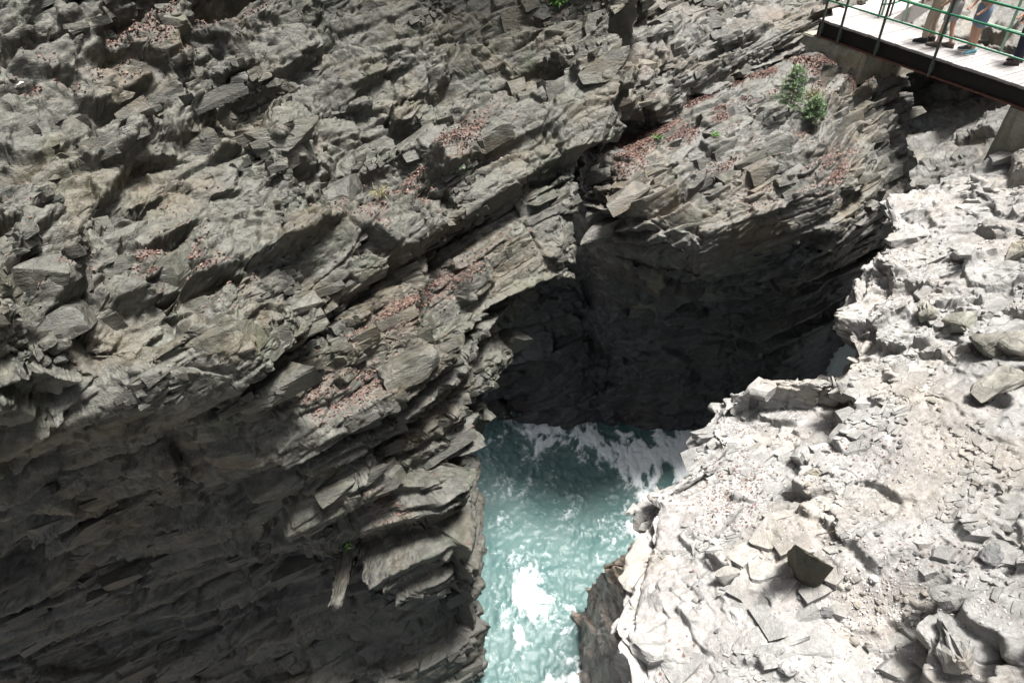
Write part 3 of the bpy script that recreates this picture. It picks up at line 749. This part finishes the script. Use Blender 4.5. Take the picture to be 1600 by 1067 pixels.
xl, yl = local(1592, 160, ZD-.43)
xl = max(xl, 0)
pr = empty('bridge_pier', A_, 'pale concrete pier carrying the near end of the footbridge on the ledge', 'pier', rotz=BROT)
bm = bmesh.new()
hexa(bm, [(xl-.12, .0, -3.2), (xl+.9, .0, -3.2), (xl+.9, 1.4, -3.2), (xl-.12, 1.4, -3.2),
          (xl, .02, -.43), (xl+.9, .02, -.43), (xl+.9, 1.4, -.43), (xl, 1.4, -.43)])
bmesh.ops.bevel(bm, geom=bm.edges[:], offset=.03, segments=2, affect='EDGES')
link('concrete_shaft', bm, M_conc, pr)

# path behind the bridge with its own low railing
pth = bmesh.new()
pts = [(-.12, .4), local(1300, 8), local(1345, -12), local(1440, -40), local(1470, -20), local(1420, 12), local(1392, 30)]
o_ = [pth.verts.new((a, b, .0)) for a, b in pts]; f = pth.faces.new(o_)
e_ = bmesh.ops.extrude_face_region(pth, geom=[f]); bmesh.ops.translate(pth, verts=[v for v in e_['geom'] if isinstance(v, bmesh.types.BMVert)], vec=(0, 0, -.5))
bmesh.ops.recalc_face_normals(pth, faces=pth.faces[:])
M_path = plain('trodden gravel path', (.42, .38, .37), .9, 0, .25, 25, .4)
po = link('path', pth, M_path); po.location = A_+np.array([0, 0, -.012]); po.rotation_euler = (0, 0, BROT); po['kind'] = 'structure'
rl = empty('path_railing', A_, 'short green railing on the path behind the far bridge end', 'railing', rotz=BROT)
q0 = local(1372, 28); q1 = local(1390, 26); q2 = local(1440, 8)
for q in (q0, q1, q2):
    bm = bmesh.new(); tube(bm, [(q[0], q[1], 0), (q[0], q[1], 1.0)], .025, 8); link('railing_post', bm, M_post, rl)
for z in (.3, .65, 1.0):
    bm = bmesh.new(); tube(bm, [(*q0, z), (*q1, z), (*q2, z)], .02, 8); link('rail', bm, M_green, rl, True)

# ------------------------------------------------------------------ people on the deck
def skin(name, verts, edges, radii, material, parent=None, sub=2):
    me = bpy.data.meshes.new(name); me.from_pydata([tuple(v) for v in verts], edges, [])
    o = bpy.data.objects.new(name, me); C.objects.link(o)
    o.modifiers.new('skin', 'SKIN'); sb = o.modifiers.new('sub', 'SUBSURF'); sb.levels = sb.render_levels = sub
    sk = me.skin_vertices[0].data
    for i, r in enumerate(radii): sk[i].radius = (r, r) if not isinstance(r, tuple) else r
    sk[0].use_root = True
    dg = bpy.context.evaluated_depsgraph_get(); dg.update()
    nm = bpy.data.meshes.new_from_object(o.evaluated_get(dg))
    bpy.data.objects.remove(o); bpy.data.meshes.remove(me)
    nm.materials.clear(); nm.materials.append(material); nm.name = name
    nm.polygons.foreach_set('use_smooth', np.ones(len(nm.polygons), bool))
    o = bpy.data.objects.new(name, nm); C.objects.link(o)
    if parent: o.parent = parent
    return o
M_skin = plain('bare skin', (.52, .30, .21), .5, 0, .08, 20, .02)  # even natural skin tone
M_hair = plain('brown hair', (.06, .04, .025), .5, 0, .3, 60, .3)
def person(px, py, face, label, legs, top, shoes, shorts, stance=.13, toe=.25, bare=True, shoe_sole=(.6, .6, .6)):
    """feet centred on a deck point; face: heading in degrees, legs: trouser colour"""
    base = Pz(px, py, ZD)
    root = empty('person', base, label, 'person', 'walkers on the footbridge', R(face))      # +x is forward
    J = {}
    J['pelvis'] = (0, 0, .93); J['waist'] = (.0, 0, 1.08); J['chest'] = (.0, 0, 1.30); J['neck'] = (.01, 0, 1.46); J['head'] = (.03, 0, 1.58); J['crown'] = (.02, 0, 1.70)
    V = [J['pelvis'], J['waist'], J['chest'], J['neck'], J['head'], J['crown']]; E = [(0, 1), (1, 2), (2, 3), (3, 4), (4, 5)]
    Rd = [(.14, .105), (.13, .10), (.16, .11), .055, (.082, .095), (.06, .07)]
    V.append((.125, 0, 1.555)); E.append((4, 6)); Rd.append(.016)            # nose
    LEG = []
    for s in (-1, 1):
        k = len(V); fx = toe*s*.5
        V += [(0, .09*s, .86), (.03+fx*.4, (.09+stance*.15)*s, .48), (-.01+fx, stance*s, .10), (.10+fx, (stance+.03)*s, .035)]
        E += [(0, k), (k, k+1), (k+1, k+2), (k+2, k+3)]; Rd += [.092, .062, .042, .035]
        LEG.append((V[k], V[k+1], V[k+2], V[k+3]))
        k = len(V)
        V += [(.0, .20*s, 1.40), (.02, .25*s, 1.12), (.14, .22*s, .93), (.20, .20*s, .87)]
        E += [(2, k), (k, k+1), (k+1, k+2), (k+2, k+3)]; Rd += [.06, .042, .03, (.035, .018)]
        for j in range(4):
            V += [(.245, .20*s+(j-1.5)*.02, .845), (.27-.008*abs(j-1.5), .20*s+(j-1.5)*.021, .81)]; n_ = len(V)
            E += [(k+3, n_-2), (n_-2, n_-1)]; Rd += [.009, .008]
        V.append((.215, .155*s, .85)); E.append((k+3, len(V)-1)); Rd.append(.010)
    skin('body', V, E, Rd, M_skin, root, 1)
    cloth = plain('cloth', legs, .85, 0, .12, 25, .15); shirt = plain('shirt cloth', top, .85, 0, .08, 25, .15)
    V = [(0, 0, .97), (0, 0, 1.06)]; E = [(0, 1)]; Rd = [(.155, .125), (.14, .115)]
    for hip, knee, ank, ft in LEG:
        k = len(V); hip, knee, ank = map(np.array, (hip, knee, ank))
        if shorts:
            V += [hip, hip*.5+knee*.5, knee+np.array([0, 0, .03])]; Rd += [.115, .105, .098]; E += [(0, k), (k, k+1), (k+1, k+2)]
        else:
            V += [hip, knee, knee*.4+ank*.6, ank+np.array([0, 0, .0])]; Rd += [.115, .088, .078, .074]; E += [(0, k), (k, k+1), (k+1, k+2), (k+2, k+3)]
    skin('shorts' if shorts else 'trousers', V, E, Rd, cloth, root, 2)
    V = [(0, 0, 1.0), (0, 0, 1.15), (0, 0, 1.32), (.005, 0, 1.44)]; E = [(0, 1), (1, 2), (2, 3)]; Rd = [(.165, .13), (.15, .12), (.18, .13), (.09, .08)]
    for s in (-1, 1):
        k = len(V); V += [(0, .2*s, 1.40), (.01, .235*s, 1.22)]; E += [(2, k), (k, k+1)]; Rd += [.078, .066]
    skin('shirt', V, E, Rd, shirt, root, 2)
    hb = bmesh.new(); bmesh.ops.create_uvsphere(hb, u_segments=16, v_segments=10, radius=1, matrix=Matrix.Translation((-.005, 0, 1.645)) @ Matrix.Diagonal((.108, .094, .11, 1)))
    bmesh.ops.delete(hb, geom=[v for v in hb.verts if v.co.x > .045 and v.co.z < 1.67], context='VERTS'); link('hair', hb, M_hair, root, True)
    for i, (hip, knee, ank, ft) in enumerate(LEG):
        col = shoes[i] if isinstance(shoes[0], tuple) else shoes
        sm = plain('shoe fabric', col, .6, 0, .25, 40, .2); so_ = plain('shoe sole', shoe_sole, .7, 0, .1, 40, 0)
        s = -1 if i == 0 else 1
        def loft(prof, name, m, par):
            b = bmesh.new(); rings = []
            for (xx, hw, z0, z1) in prof:
                rings.append([b.verts.new((ank[0]+xx, ank[1]+s*max(xx, 0)*.25+hw*math.cos(a), z0+(z1-z0)*(.5+.5*math.sin(a)))) for a in np.linspace(0, 2*math.pi, 13)[:-1]])
            for r0, r1 in zip(rings, rings[1:]):
                for k in range(12): b.faces.new((r0[k], r0[(k+1) % 12], r1[(k+1) % 12], r1[k]))
            b.faces.new(rings[0][::-1]); b.faces.new(rings[-1]); bmesh.ops.recalc_face_normals(b, faces=b.faces[:])
            return link(name, b, m, par, True)
        sh = loft([(-.085, .02, .02, .10), (-.075, .036, .012, .125), (-.02, .042, .012, .14), (.05, .043, .012, .115), (.12, .049, .012, .085), (.18, .043, .012, .07), (.205, .022, .015, .05)], 'shoe', sm, root)
        loft([(-.092, .022, 0, .03), (-.07, .04, 0, .032), (0, .043, 0, .03), (.12, .052, 0, .03), (.19, .044, 0, .03), (.213, .022, 0, .028)], 'sole', so_, sh)
    return root
west = math.degrees(math.atan2(-dv[1], -dv[0]))        # along the bridge towards the abutment
person(1447, 66, west+20, 'person in long khaki trousers and black shoes standing behind the railing', (.42, .34, .27), (.35, .33, .36), (.02, .02, .025), False, .10, .10, shoe_sole=(.05, .05, .05))
person(1472, 74, west+15, 'person in light grey shorts and brown ankle shoes beside the green post', (.34, .33, .34), (.30, .36, .38), (.13, .10, .08), True, .08, .22, shoe_sole=(.10, .08, .07))
person(1514, 82, west+62, 'person in blue denim shorts and teal trainers with a pale shirt', (.16, .22, .31), (.52, .50, .47), ((.02, .04, .04), (.10, .28, .33)), True, .13, .06, shoe_sole=(.75, .75, .75))
person(1586, 100, west+40, 'person in dark navy trousers at the right end of the bridge', (.012, .015, .035), (.08, .08, .1), (.05, .03, .03), False, .12, .10, shoe_sole=(.08, .06, .06))

# ------------------------------------------------------------------ stones on the ledge
PRJ = {}
def hit(key, G, px, py, tol=5):
    if key not in PRJ: PRJ[key] = project(G)
    x, y, z, q = PRJ[key]
    m = np.where((np.abs(x-px) < tol) & (np.abs(y-py) < tol))[0]
    if len(m) == 0: return None
    return Vector(q[m[np.argmin(z[m])]])
def stone_bm(seed, sx, sy, sz, npt=16, ang=.75, cuts=3):
    r = np.random.RandomState(seed); bm = bmesh.new()
    for _ in range(npt):
        v = r.normal(size=3); v /= np.abs(v).max()**ang*np.linalg.norm(v)**(1-ang)
        bm.verts.new((v[0]*sx/2*r.uniform(.8, 1), v[1]*sy/2*r.uniform(.8, 1), v[2]*sz/2*r.uniform(.8, 1)))
    h = bmesh.ops.convex_hull(bm, input=bm.verts[:])
    bmesh.ops.delete(bm, geom=[g for g in h['geom_interior'] if isinstance(g, bmesh.types.BMVert)], context='VERTS')
    bmesh.ops.bevel(bm, geom=bm.edges[:], offset=min(sx, sy, sz)*.04, segments=1, affect='EDGES', clamp_overlap=True)
    if cuts:
        bmesh.ops.triangulate(bm, faces=bm.faces[:])
        bmesh.ops.subdivide_edges(bm, edges=bm.edges[:], cuts=cuts, use_grid_fill=True); bmesh.ops.triangulate(bm, faces=bm.faces[:])
        bm.normal_update(); S_ = min(sx, sy, sz); v = np.array([q.co for q in bm.verts])
        g, rn, dl, *_x = voronoi(v/(S_*np.array([.55, .5, .35]))+seed, 3, 4.0)
        d = ((rn[:, 0]-.5)*.16 + dl[:, 2]*(rn[:, 1]-.5)*.2 + fbm(v/S_*4, 3, 1)*.05)*S_
        for q, k in zip(bm.verts, d): q.co += q.normal*float(k)
    return bm
M_stone = rock_material('pale loose stone', (.22, .217, .205), (.33, .325, .31), (.46, .453, .44), (.1, .1, .1), (.2, .2, .2), (.6, .9), .35)
M_white = rock_material('white loose stone', (.60, .59, .57), (.70, .69, .67), (.80, .79, .77), (.1, .1, .1), (.2, .2, .2), (.7, .9), .2)
M_shaded = rock_material('shade-dark olive stone', (.045, .045, .028), (.07, .068, .045), (.11, .105, .07), (.1, .1, .1), (.2, .2, .2), (.6, .9), .4)  # shade of the block's front face put into a darker rock colour
M_grey = rock_material('grey loose stone', (.16, .16, .16), (.24, .24, .245), (.33, .33, .33), (.1, .1, .1), (.2, .2, .2), (.6, .9), .35)
M_brownstone = rock_material('olive brown boulder', (.22, .21, .17), (.33, .32, .28), (.47, .46, .43), (.1, .1, .1), (.2, .2, .2), (.6, .9), .4, moss=.3)
TILT = Vector((0, 0, 1)).rotation_difference(Vector(BN)).to_matrix().to_4x4()
def stone(name, px, py, size, m, label, seed, rot=0, sink=.25, cat='stone', group=None, key='ledge', G=None, roll=0, ang=.75, npt=16):
    p = hit(key, GE if G is None else G, px, py)
    if p is None: print('NO HIT', label); return None
    o = link(name, stone_bm(seed, *size, npt=npt, ang=ang), m)
    o.matrix_world = Matrix.Translation(p+Vector(BN)*(size[2]*(.5-sink))) @ TILT @ Matrix.Rotation(R(rot), 4, 'Z') @ Matrix.Rotation(R(roll), 4, 'X')
    return tag(o, label, cat, group)
# the dark leaning block: a raised corner whose overhanging front's shade is put in the colour
p = hit('ledge', GE, 1272, 925)
t0_ = p.y*cp-p.z*sp
bm = bmesh.new()
fr_ = [P(1243, 850, t0_-.34), P(1262, 866, t0_-.31), P(1303, 886, t0_-.22), P(1284, 912, t0_+.0), P(1270, 922, t0_+.06), P(1246, 900, t0_+.02)]
bk = [np.array(q)+np.array([.16, .34, -.62-.05*(k_ > 2)]) for k_, q in enumerate(fr_)]
for q in fr_+bk: bm.verts.new(q)
bmesh.ops.convex_hull(bm, input=bm.verts[:]); bmesh.ops.triangulate(bm, faces=bm.faces[:])
bmesh.ops.subdivide_edges(bm, edges=bm.edges[:], cuts=5, use_grid_fill=True)
vv = np.array([v.co for v in bm.verts]); nn_ = fbm(vv*9, 4, 2)*.03
for v, h_ in zip(bm.verts, nn_): v.co += Vector((-.3, -.8, .4))*float(h_)
bmesh.ops.triangulate(bm, faces=bm.faces[:])
o = link('stone_block', bm, M_shaded); tag(o, 'pyramid shaped block coloured dark olive as in shade, standing upright amid thin slabs on the pale ledge', 'stone')
stone('stone', 1230, 1040, (.24, .19, .14), M_white, 'bright white rounded stone lying on gravel near the bottom edge', 11, 20, .2, ang=.2, npt=40)
stone('stone', 1290, 955, (.19, .12, .11), M_grey, 'grey wedge stone with a dark front face below the olive block', 12, 15)
stone('stone', 1355, 1006, (.13, .09, .08), M_stone, 'pale pointed flat stone lying in the fine gravel', 13, 120)
stone('stone', 1366, 900, (.13, .10, .07), M_white, 'small white stone right of the olive pyramid block', 14, 60)
stone('stone', 1147, 708, (.13, .10, .08), M_white, 'small white stone alone in the gravel of the lower shelf', 15, 0)
stone('stone', 1552, 868, (.30, .20, .2), M_grey, 'dark brown broken stone by the right edge', 16, 30)
stone('stone', 1268, 738, (.22, .16, .09), M_brownstone, 'reddish tan flat stone in the crack between the two shelves', 17, 15)
stone('boulder', 1535, 545, (.95, .60, .45), M_brownstone, 'large flat topped boulder with an olive side face on upper right ledge', 18, 10, .3, 'boulder')
stone('boulder', 1600, 548, (.6, .6, .45), M_brownstone, 'dark olive boulder cut by the right edge beside the flat topped boulder', 19, 40, .3, 'boulder')
stone('boulder', 1445, 492, (.42, .3, .28), M_brownstone, 'olive sided boulder upper left of the flat topped boulder', 20, 60, .3, 'boulder')
stone('boulder', 1500, 508, (.6, .35, .28), M_brownstone, 'long low boulder just behind the flat topped boulder', 21, 0, .3, 'boulder')
stone('boulder', 1588, 395, (.55, .4, .32), M_brownstone, 'pale rounded boulder at the right edge below the pier', 22, 30, .3, 'boulder')
stone('boulder', 1560, 600, (.9, .45, .34), M_brownstone, 'low olive brown slab below the flat topped boulder', 23, 20, .4, 'boulder')
stone('boulder', 1415, 372, (1.0, .55, .34), M_stone, 'pale wedge slab jutting from the ledge rim over the gorge', 24, 25, .35, 'boulder', ang=.9)
stone('boulder', 1495, 1010, (.6, .4, .34), M_stone, 'grey jagged rock at the bottom right corner', 25, 60, .45, 'boulder')
stone('boulder', 1490, 930, (.5, .34, .22), M_stone, 'grey layered rock above the jagged corner rock', 26, 10, .4, 'boulder')
# rubble: repeats nothing tells apart
XY = np.random.RandomState(21)
proto = [stone_bm(100+i, 1, XY.uniform(.55, .9), XY.uniform(.25, .5), cuts=1) for i in range(10)]
pm = []
for b_ in proto:
    me = bpy.data.meshes.new('stone'); b_.to_mesh(me); b_.free(); me.materials.append(M_stone); pm.append(me)
pm2 = [m_.copy() for m_ in pm[:5]]
for m_ in pm2: m_.materials.clear(); m_.materials.append(M_grey)
n_st = 0
zones = [(1480, 880, 110, 70, 60), (1380, 960, 120, 70, 70), (1330, 720, 60, 60, 22), (1190, 690, 70, 40, 14), (1500, 700, 90, 60, 34), (1440, 520, 70, 40, 20), (1120, 920, 70, 70, 18), (1550, 780, 60, 60, 30)]
for zx, zy, rx, ry, cnt in zones:
    for _ in range(cnt):
        px, py = zx+XY.normal()*rx*.6, zy+XY.normal()*ry*.6
        if px > 1605 or py > 1075: continue
        p = hit('ledge', GE, px, py, 3)
        if p is None: continue
        sz = .035+.10*XY.rand()**2.5
        o = bpy.data.objects.new('rubble_stone', (pm+pm2)[XY.randint(15)]); C.objects.link(o)
        o.matrix_world = Matrix.Translation(p+Vector(BN)*sz*.12) @ TILT @ Matrix.Rotation(XY.uniform(0, 6.3), 4, 'Z') @ Matrix.Rotation(XY.normal()*.25, 4, 'X') @ Matrix.Diagonal((sz, sz, sz, 1))
        tag(o, 'small angular grey stone lying loose on the pale ledge', 'stone', 'loose small stones on the ledge'); n_st += 1
print('rubble', n_st)

def scatter(name, pts, sizes, mat_, seed, flat=.6, kind='stuff', leaf=False):
    """one object of many tiny stones (octahedra with cut corners) or leaves"""
    r = np.random.RandomState(seed); n = len(pts)
    if leaf:
        base = np.array([[-.5, 0, 0], [0, -.28, .06], [.5, 0, 0], [0, .28, .06]]); faces = np.array([[0, 1, 2], [0, 2, 3]])
    else:
        base = np.array([[1, 0, 0], [0, 1, 0], [-1, 0, 0], [0, -1, 0], [0, 0, 1], [0, 0, -1], [.7, .7, .4], [-.7, .6, .5]])*.5
        faces = np.array([[0, 6, 4], [6, 1, 4], [1, 7, 4], [7, 2, 4], [2, 3, 4], [3, 0, 4], [1, 0, 5], [2, 1, 5], [3, 2, 5], [0, 3, 5], [0, 1, 6], [1, 2, 7]])
    k = len(base)
    a = r.uniform(0, 6.28, n); c, s_ = np.cos(a), np.sin(a)
    jit = r.uniform(.6, 1.15, (n, k, 3)) if not leaf else r.uniform(.8, 1.2, (n, k, 3))
    v = base[None]*jit*sizes[:, None, None]
    if not leaf: v[..., 2] *= flat
    x = v[..., 0]*c[:, None]-v[..., 1]*s_[:, None]; y = v[..., 0]*s_[:, None]+v[..., 1]*c[:, None]
    tz = r.normal(size=(n, 2))*(.35 if leaf else .2)
    z = v[..., 2]+x*tz[:, :1]+y*tz[:, 1:]
    v = np.stack([x, y, z], -1)
    nz = np.array(BN); T = np.array(TILT.to_3x3())
    v = v @ T.T + pts[:, None, :]
    f = (faces[None]+(np.arange(n)*k)[:, None, None]).reshape(-1, 3)
    me = bpy.data.meshes.new(name)
    me.vertices.add(n*k); me.vertices.foreach_set('co', v.reshape(-1).astype(np.float32))
    me.loops.add(f.size); me.loops.foreach_set('vertex_index', f.reshape(-1).astype(np.int32))
    me.polygons.add(len(f)); me.polygons.foreach_set('loop_start', np.arange(0, f.size, 3, dtype=np.int32)); me.polygons.foreach_set('loop_total', np.full(len(f), 3, np.int32))
    me.polygons.foreach_set('use_smooth', np.zeros(len(f), bool)); me.update(); me.materials.append(mat_)
    o = bpy.data.objects.new(name, me); C.objects.link(o); o['kind'] = kind
    return o
def tinted(name, cols, rough=.85):
    m, t, b = mat(name); geo = t.nodes.new('ShaderNodeNewGeometry')
    r = t.nodes.new('ShaderNodeValToRGB'); r.color_ramp.interpolation = 'CONSTANT'; e = r.color_ramp.elements
    while len(e) < len(cols): e.new(.5)
    for i, (el, c) in enumerate(zip(e, cols)): el.position = i/len(cols); el.color = (*c, 1)
    t.links.new(geo.outputs['Random Per Island'], r.inputs[0]); t.links.new(r.outputs[0], b.inputs['Base Color']); b.inputs['Roughness'].default_value = rough
    return m
M_gravel = tinted('mixed gravel', [(.42, .41, .39), (.30, .29, .29), (.52, .51, .49), (.24, .21, .21), (.36, .33, .32), (.46, .45, .44)])
M_leafs = tinted('dry beech leaves', [(.12, .06, .045), (.16, .085, .065), (.085, .047, .04), (.21, .14, .115), (.13, .085, .073), (.06, .038, .033)])
def pick(G, Wt, n, seed):
    """random points on a displaced surface, by weight per vertex"""
    r = np.random.RandomState(seed); w_ = Wt.reshape(-1); w_ = w_/w_.sum()
    i = r.choice(len(w_), n, p=w_); q = G.reshape(-1, 3)[i]
    return q + r.normal(size=q.shape)*.006
xg, yg, zg, qg = project(GE)
inview = (xg > 850) & (xg < 1700) & (yg > 150) & (yg < 1150)
up_ = smooth01(NE[..., 2].reshape(-1), .6, .85)
gz = np.zeros(len(xg))
for zx, zy, rx, ry, am in [(1460, 900, 120, 70, 1), (1360, 960, 130, 70, 1), (1400, 1030, 130, 50, 1), (1130, 700, 50, 40, .8), (1190, 640, 60, 30, .6), (1250, 760, 80, 50, .5), (1520, 720, 100, 40, .6), (1320, 750, 50, 40, .5), (1140, 790, 70, 50, .5), (1420, 440, 80, 40, .35)]:
    gz += am*np.exp(-((xg-zx)/rx)**2-((yg-zy)/ry)**2)
area = (zg/10)**2
wt = (gz+.05)*up_*inview*area*(zg > 0)*(.3+.7*smooth01(fbm(qg*1.6, 3, 4), -.2, .25))
n1_ = 26000
scatter('gravel', pick(GE, wt, n1_, 2), .008+.035*np.random.RandomState(1).rand(n1_)**3.5, M_gravel, 3)
gl = np.zeros(len(xg))
for zx, zy, rx, ry, am in [(1140, 740, 60, 50, 1), (1150, 810, 60, 50, .7), (1460, 870, 90, 40, .6), (1060, 1040, 40, 30, .5), (1330, 700, 60, 50, .5)]:
    gl += am*np.exp(-((xg-zx)/rx)**2-((yg-zy)/ry)**2)
P1 = pick(GE, gl*up_*inview*area, 1800, 5)
P2 = pick(GC_, LC_*smooth01(NC_[..., 2], .45, .7), 16000, 6)
P3 = pick(GL, LL*smooth01(NL[..., 2], .4, .65), 11000, 7)
PP = np.concatenate([P1, P2, P3])+np.array([0, 0, .008])
scatter('leaf_litter', PP, np.concatenate([.02+.03*np.random.RandomState(8).rand(1800), .03+.04*np.random.RandomState(9).rand(len(P2)+len(P3))]), M_leafs, 10, leaf=True)
# small white chip on the left cliff, twigs
st = stone('stone', 36, 136, (.20, .12, .09), M_white, 'tiny bright white chip of stone on the upper left cliff ledge', 40, 20, .1, key='left', G=GL)
M_twig = plain('dry twig bark', (.10, .075, .055), .8, 0, .3, 60, .2)
def twig(a, b_, r, label, key='ledge', G=None):
    p0 = hit(key, GE if G is None else G, *a, 6); p1 = hit(key, GE if G is None else G, *b_, 6)
    if p0 is None or p1 is None: return
    u = Vector(BN)*.02; md = (p0+p1)/2+u*2+Vector((.01, .02, .0))
    bm = bmesh.new(); tube(bm, [p0+u, (p0+md)/2+u*.5, md, (p1+md)/2+u*.8, p1+u], [r, r*.9, r*.8, r*.6, r*.35], 6)
    tube(bm, [md, md+Vector((.05, .06, .03)), md+Vector((.08, .11, .035))], [r*.6, r*.4, r*.2], 5)
    tag(link('twig', bm, M_twig, None, True), label, 'twig')
twig((1275, 832), (1330, 828), .006, 'thin dry twig lying above the olive pyramid block')
twig((1500, 888), (1528, 862), .006, 'thin forked twig lying on the gravel at right')

# ------------------------------------------------------------------ plants
M_leaf = tinted('fresh green leaves', [(.07, .16, .035), (.10, .20, .05), (.05, .12, .03), (.14, .25, .07)], .6)
M_spruce = tinted('spruce needles', [(.16, .25, .11), (.21, .30, .16), (.30, .38, .24), (.11, .18, .09)], .6)
M_dry = tinted('dry grass', [(.25, .21, .13), (.30, .27, .19), (.15, .15, .07), (.20, .19, .10)], .8)
def blade(bm, p, d, L, w_, side):
    p, d = Vector(p), Vector(d); s = d.cross(side)
    if s.length < 1e-3: s = Vector((1, 0, 0))
    s = s.normalized()*w_
    m_ = p+d*L*.55+side*0
    vs = [bm.verts.new(p-s*.4), bm.verts.new(p+s*.4), bm.verts.new(m_+s), bm.verts.new(p+d*L), bm.verts.new(m_-s)]
    bm.faces.new(vs)
def conifer(base, H, W, label, seed):
    r = np.random.RandomState(seed); root = empty('spruce_sapling', base, label, 'shrub')
    wb = bmesh.new(); nb = bmesh.new()
    tube(wb, [(0, 0, -.1), (.02, .0, H*.5), (0, .02, H)], [.018, .011, .003], 6)
    for i in range(60):
        z = H*(.04+.93*i/60); a = i*2.4+r.uniform(-.4, .4); L = W*(1-.75*z/H)*r.uniform(.6, 1.1)
        d = Vector((math.cos(a), math.sin(a), r.uniform(-.15, .3))); e = Vector((0, 0, z))
        tube(wb, [e, e+d*L*.6, e+d*L+Vector((0, 0, -.03))], [.005, .003, .0015], 4)
        for _ in range(110):
            f = r.uniform(.12, 1.02); q = e+d*L*f+Vector((0, 0, -.03*f))
            sd = Vector(r.normal(size=3)); dd = (d*.7+sd*.6).normalized()
            blade(nb, q, dd, r.uniform(.04, .09), .004, Vector(r.normal(size=3)))
    link('stem', wb, M_twig, root); link('foliage', nb, M_spruce, root)
def tuft(base, n, L, label, m, name, cat, seed, spread=.8, wd=.006, droop=.4):
    r = np.random.RandomState(seed); bm = bmesh.new()
    for _ in range(n):
        d = Vector((r.normal()*spread, r.normal()*spread, 1)).normalized(); o0 = Vector((r.normal()*.05, r.normal()*.05, 0))
        l = L*r.uniform(.5, 1.1); mid = o0+d*l*.5; tip = mid+(d-Vector((0, 0, droop*2)))*l*.45
        s = d.cross(Vector(r.normal(size=3))).normalized()*wd
        a = [bm.verts.new(o0-s*.5), bm.verts.new(o0+s*.5), bm.verts.new(mid+s), bm.verts.new(mid-s)]; t_ = bm.verts.new(tip)
        bm.faces.new(a); bm.faces.new((a[3], a[2], t_))
    o = link(name, bm, m); o.location = base
    return tag(o, label, cat)
p = hit('cen', GC_, 1248, 160, 8)
if p is not None:
    conifer(p+Vector((-.2, .1, -.05)), .95, .45, 'young green spruce shrub growing on the leafy shelf below the abutment', 3)
    conifer(p+Vector((.3, -.1, -.2)), .5, .38, 'lower bushy spruce shrub right beside the taller young spruce', 4)
    tuft(p+Vector((.35, .35, 0)), 260, .55, 'dry pale grass clump behind the spruce shrubs', M_dry, 'grass_clump', 'grass', 5, .5, .005)
for (px, py, key, G, n, L, m, nm, lb, sd_, spr, wd) in [
    (868, 14, 'left', GL, 90, .32, M_leaf, 'fern', 'small bright green fern at the top of the left cliff', 11, .9, .022),
    (545, 856, 'left', GL, 26, .16, M_leaf, 'seedling', 'tiny green seedling on the lower left rock bulge', 12, .9, .02),
    (592, 300, 'left', GL, 120, .30, M_dry, 'grass_tuft', 'dry grass tuft hanging over a flat topped block on left cliff', 13, .8, .004),
    (1035, 208, 'cen', GC_, 60, .14, M_leaf, 'moss_tuft', 'small green plant tuft on the leafy shelf', 14, .9, .01),
    (1118, 205, 'cen', GC_, 60, .16, M_leaf, 'moss_tuft', 'green sprig on the shelf edge left of the spruce', 15, .9, .01),
    (725, 268, 'left', GL, 40, .14, M_leaf, 'moss_tuft', 'yellow green moss tuft beside the leaf chute on left cliff', 16, .9, .012)]:
    p = hit(key, G, px, py, 7)
    if p is not None: tuft(p, n, L, lb, m, nm, 'plant' if m is M_leaf else 'grass', sd_, spr, wd)
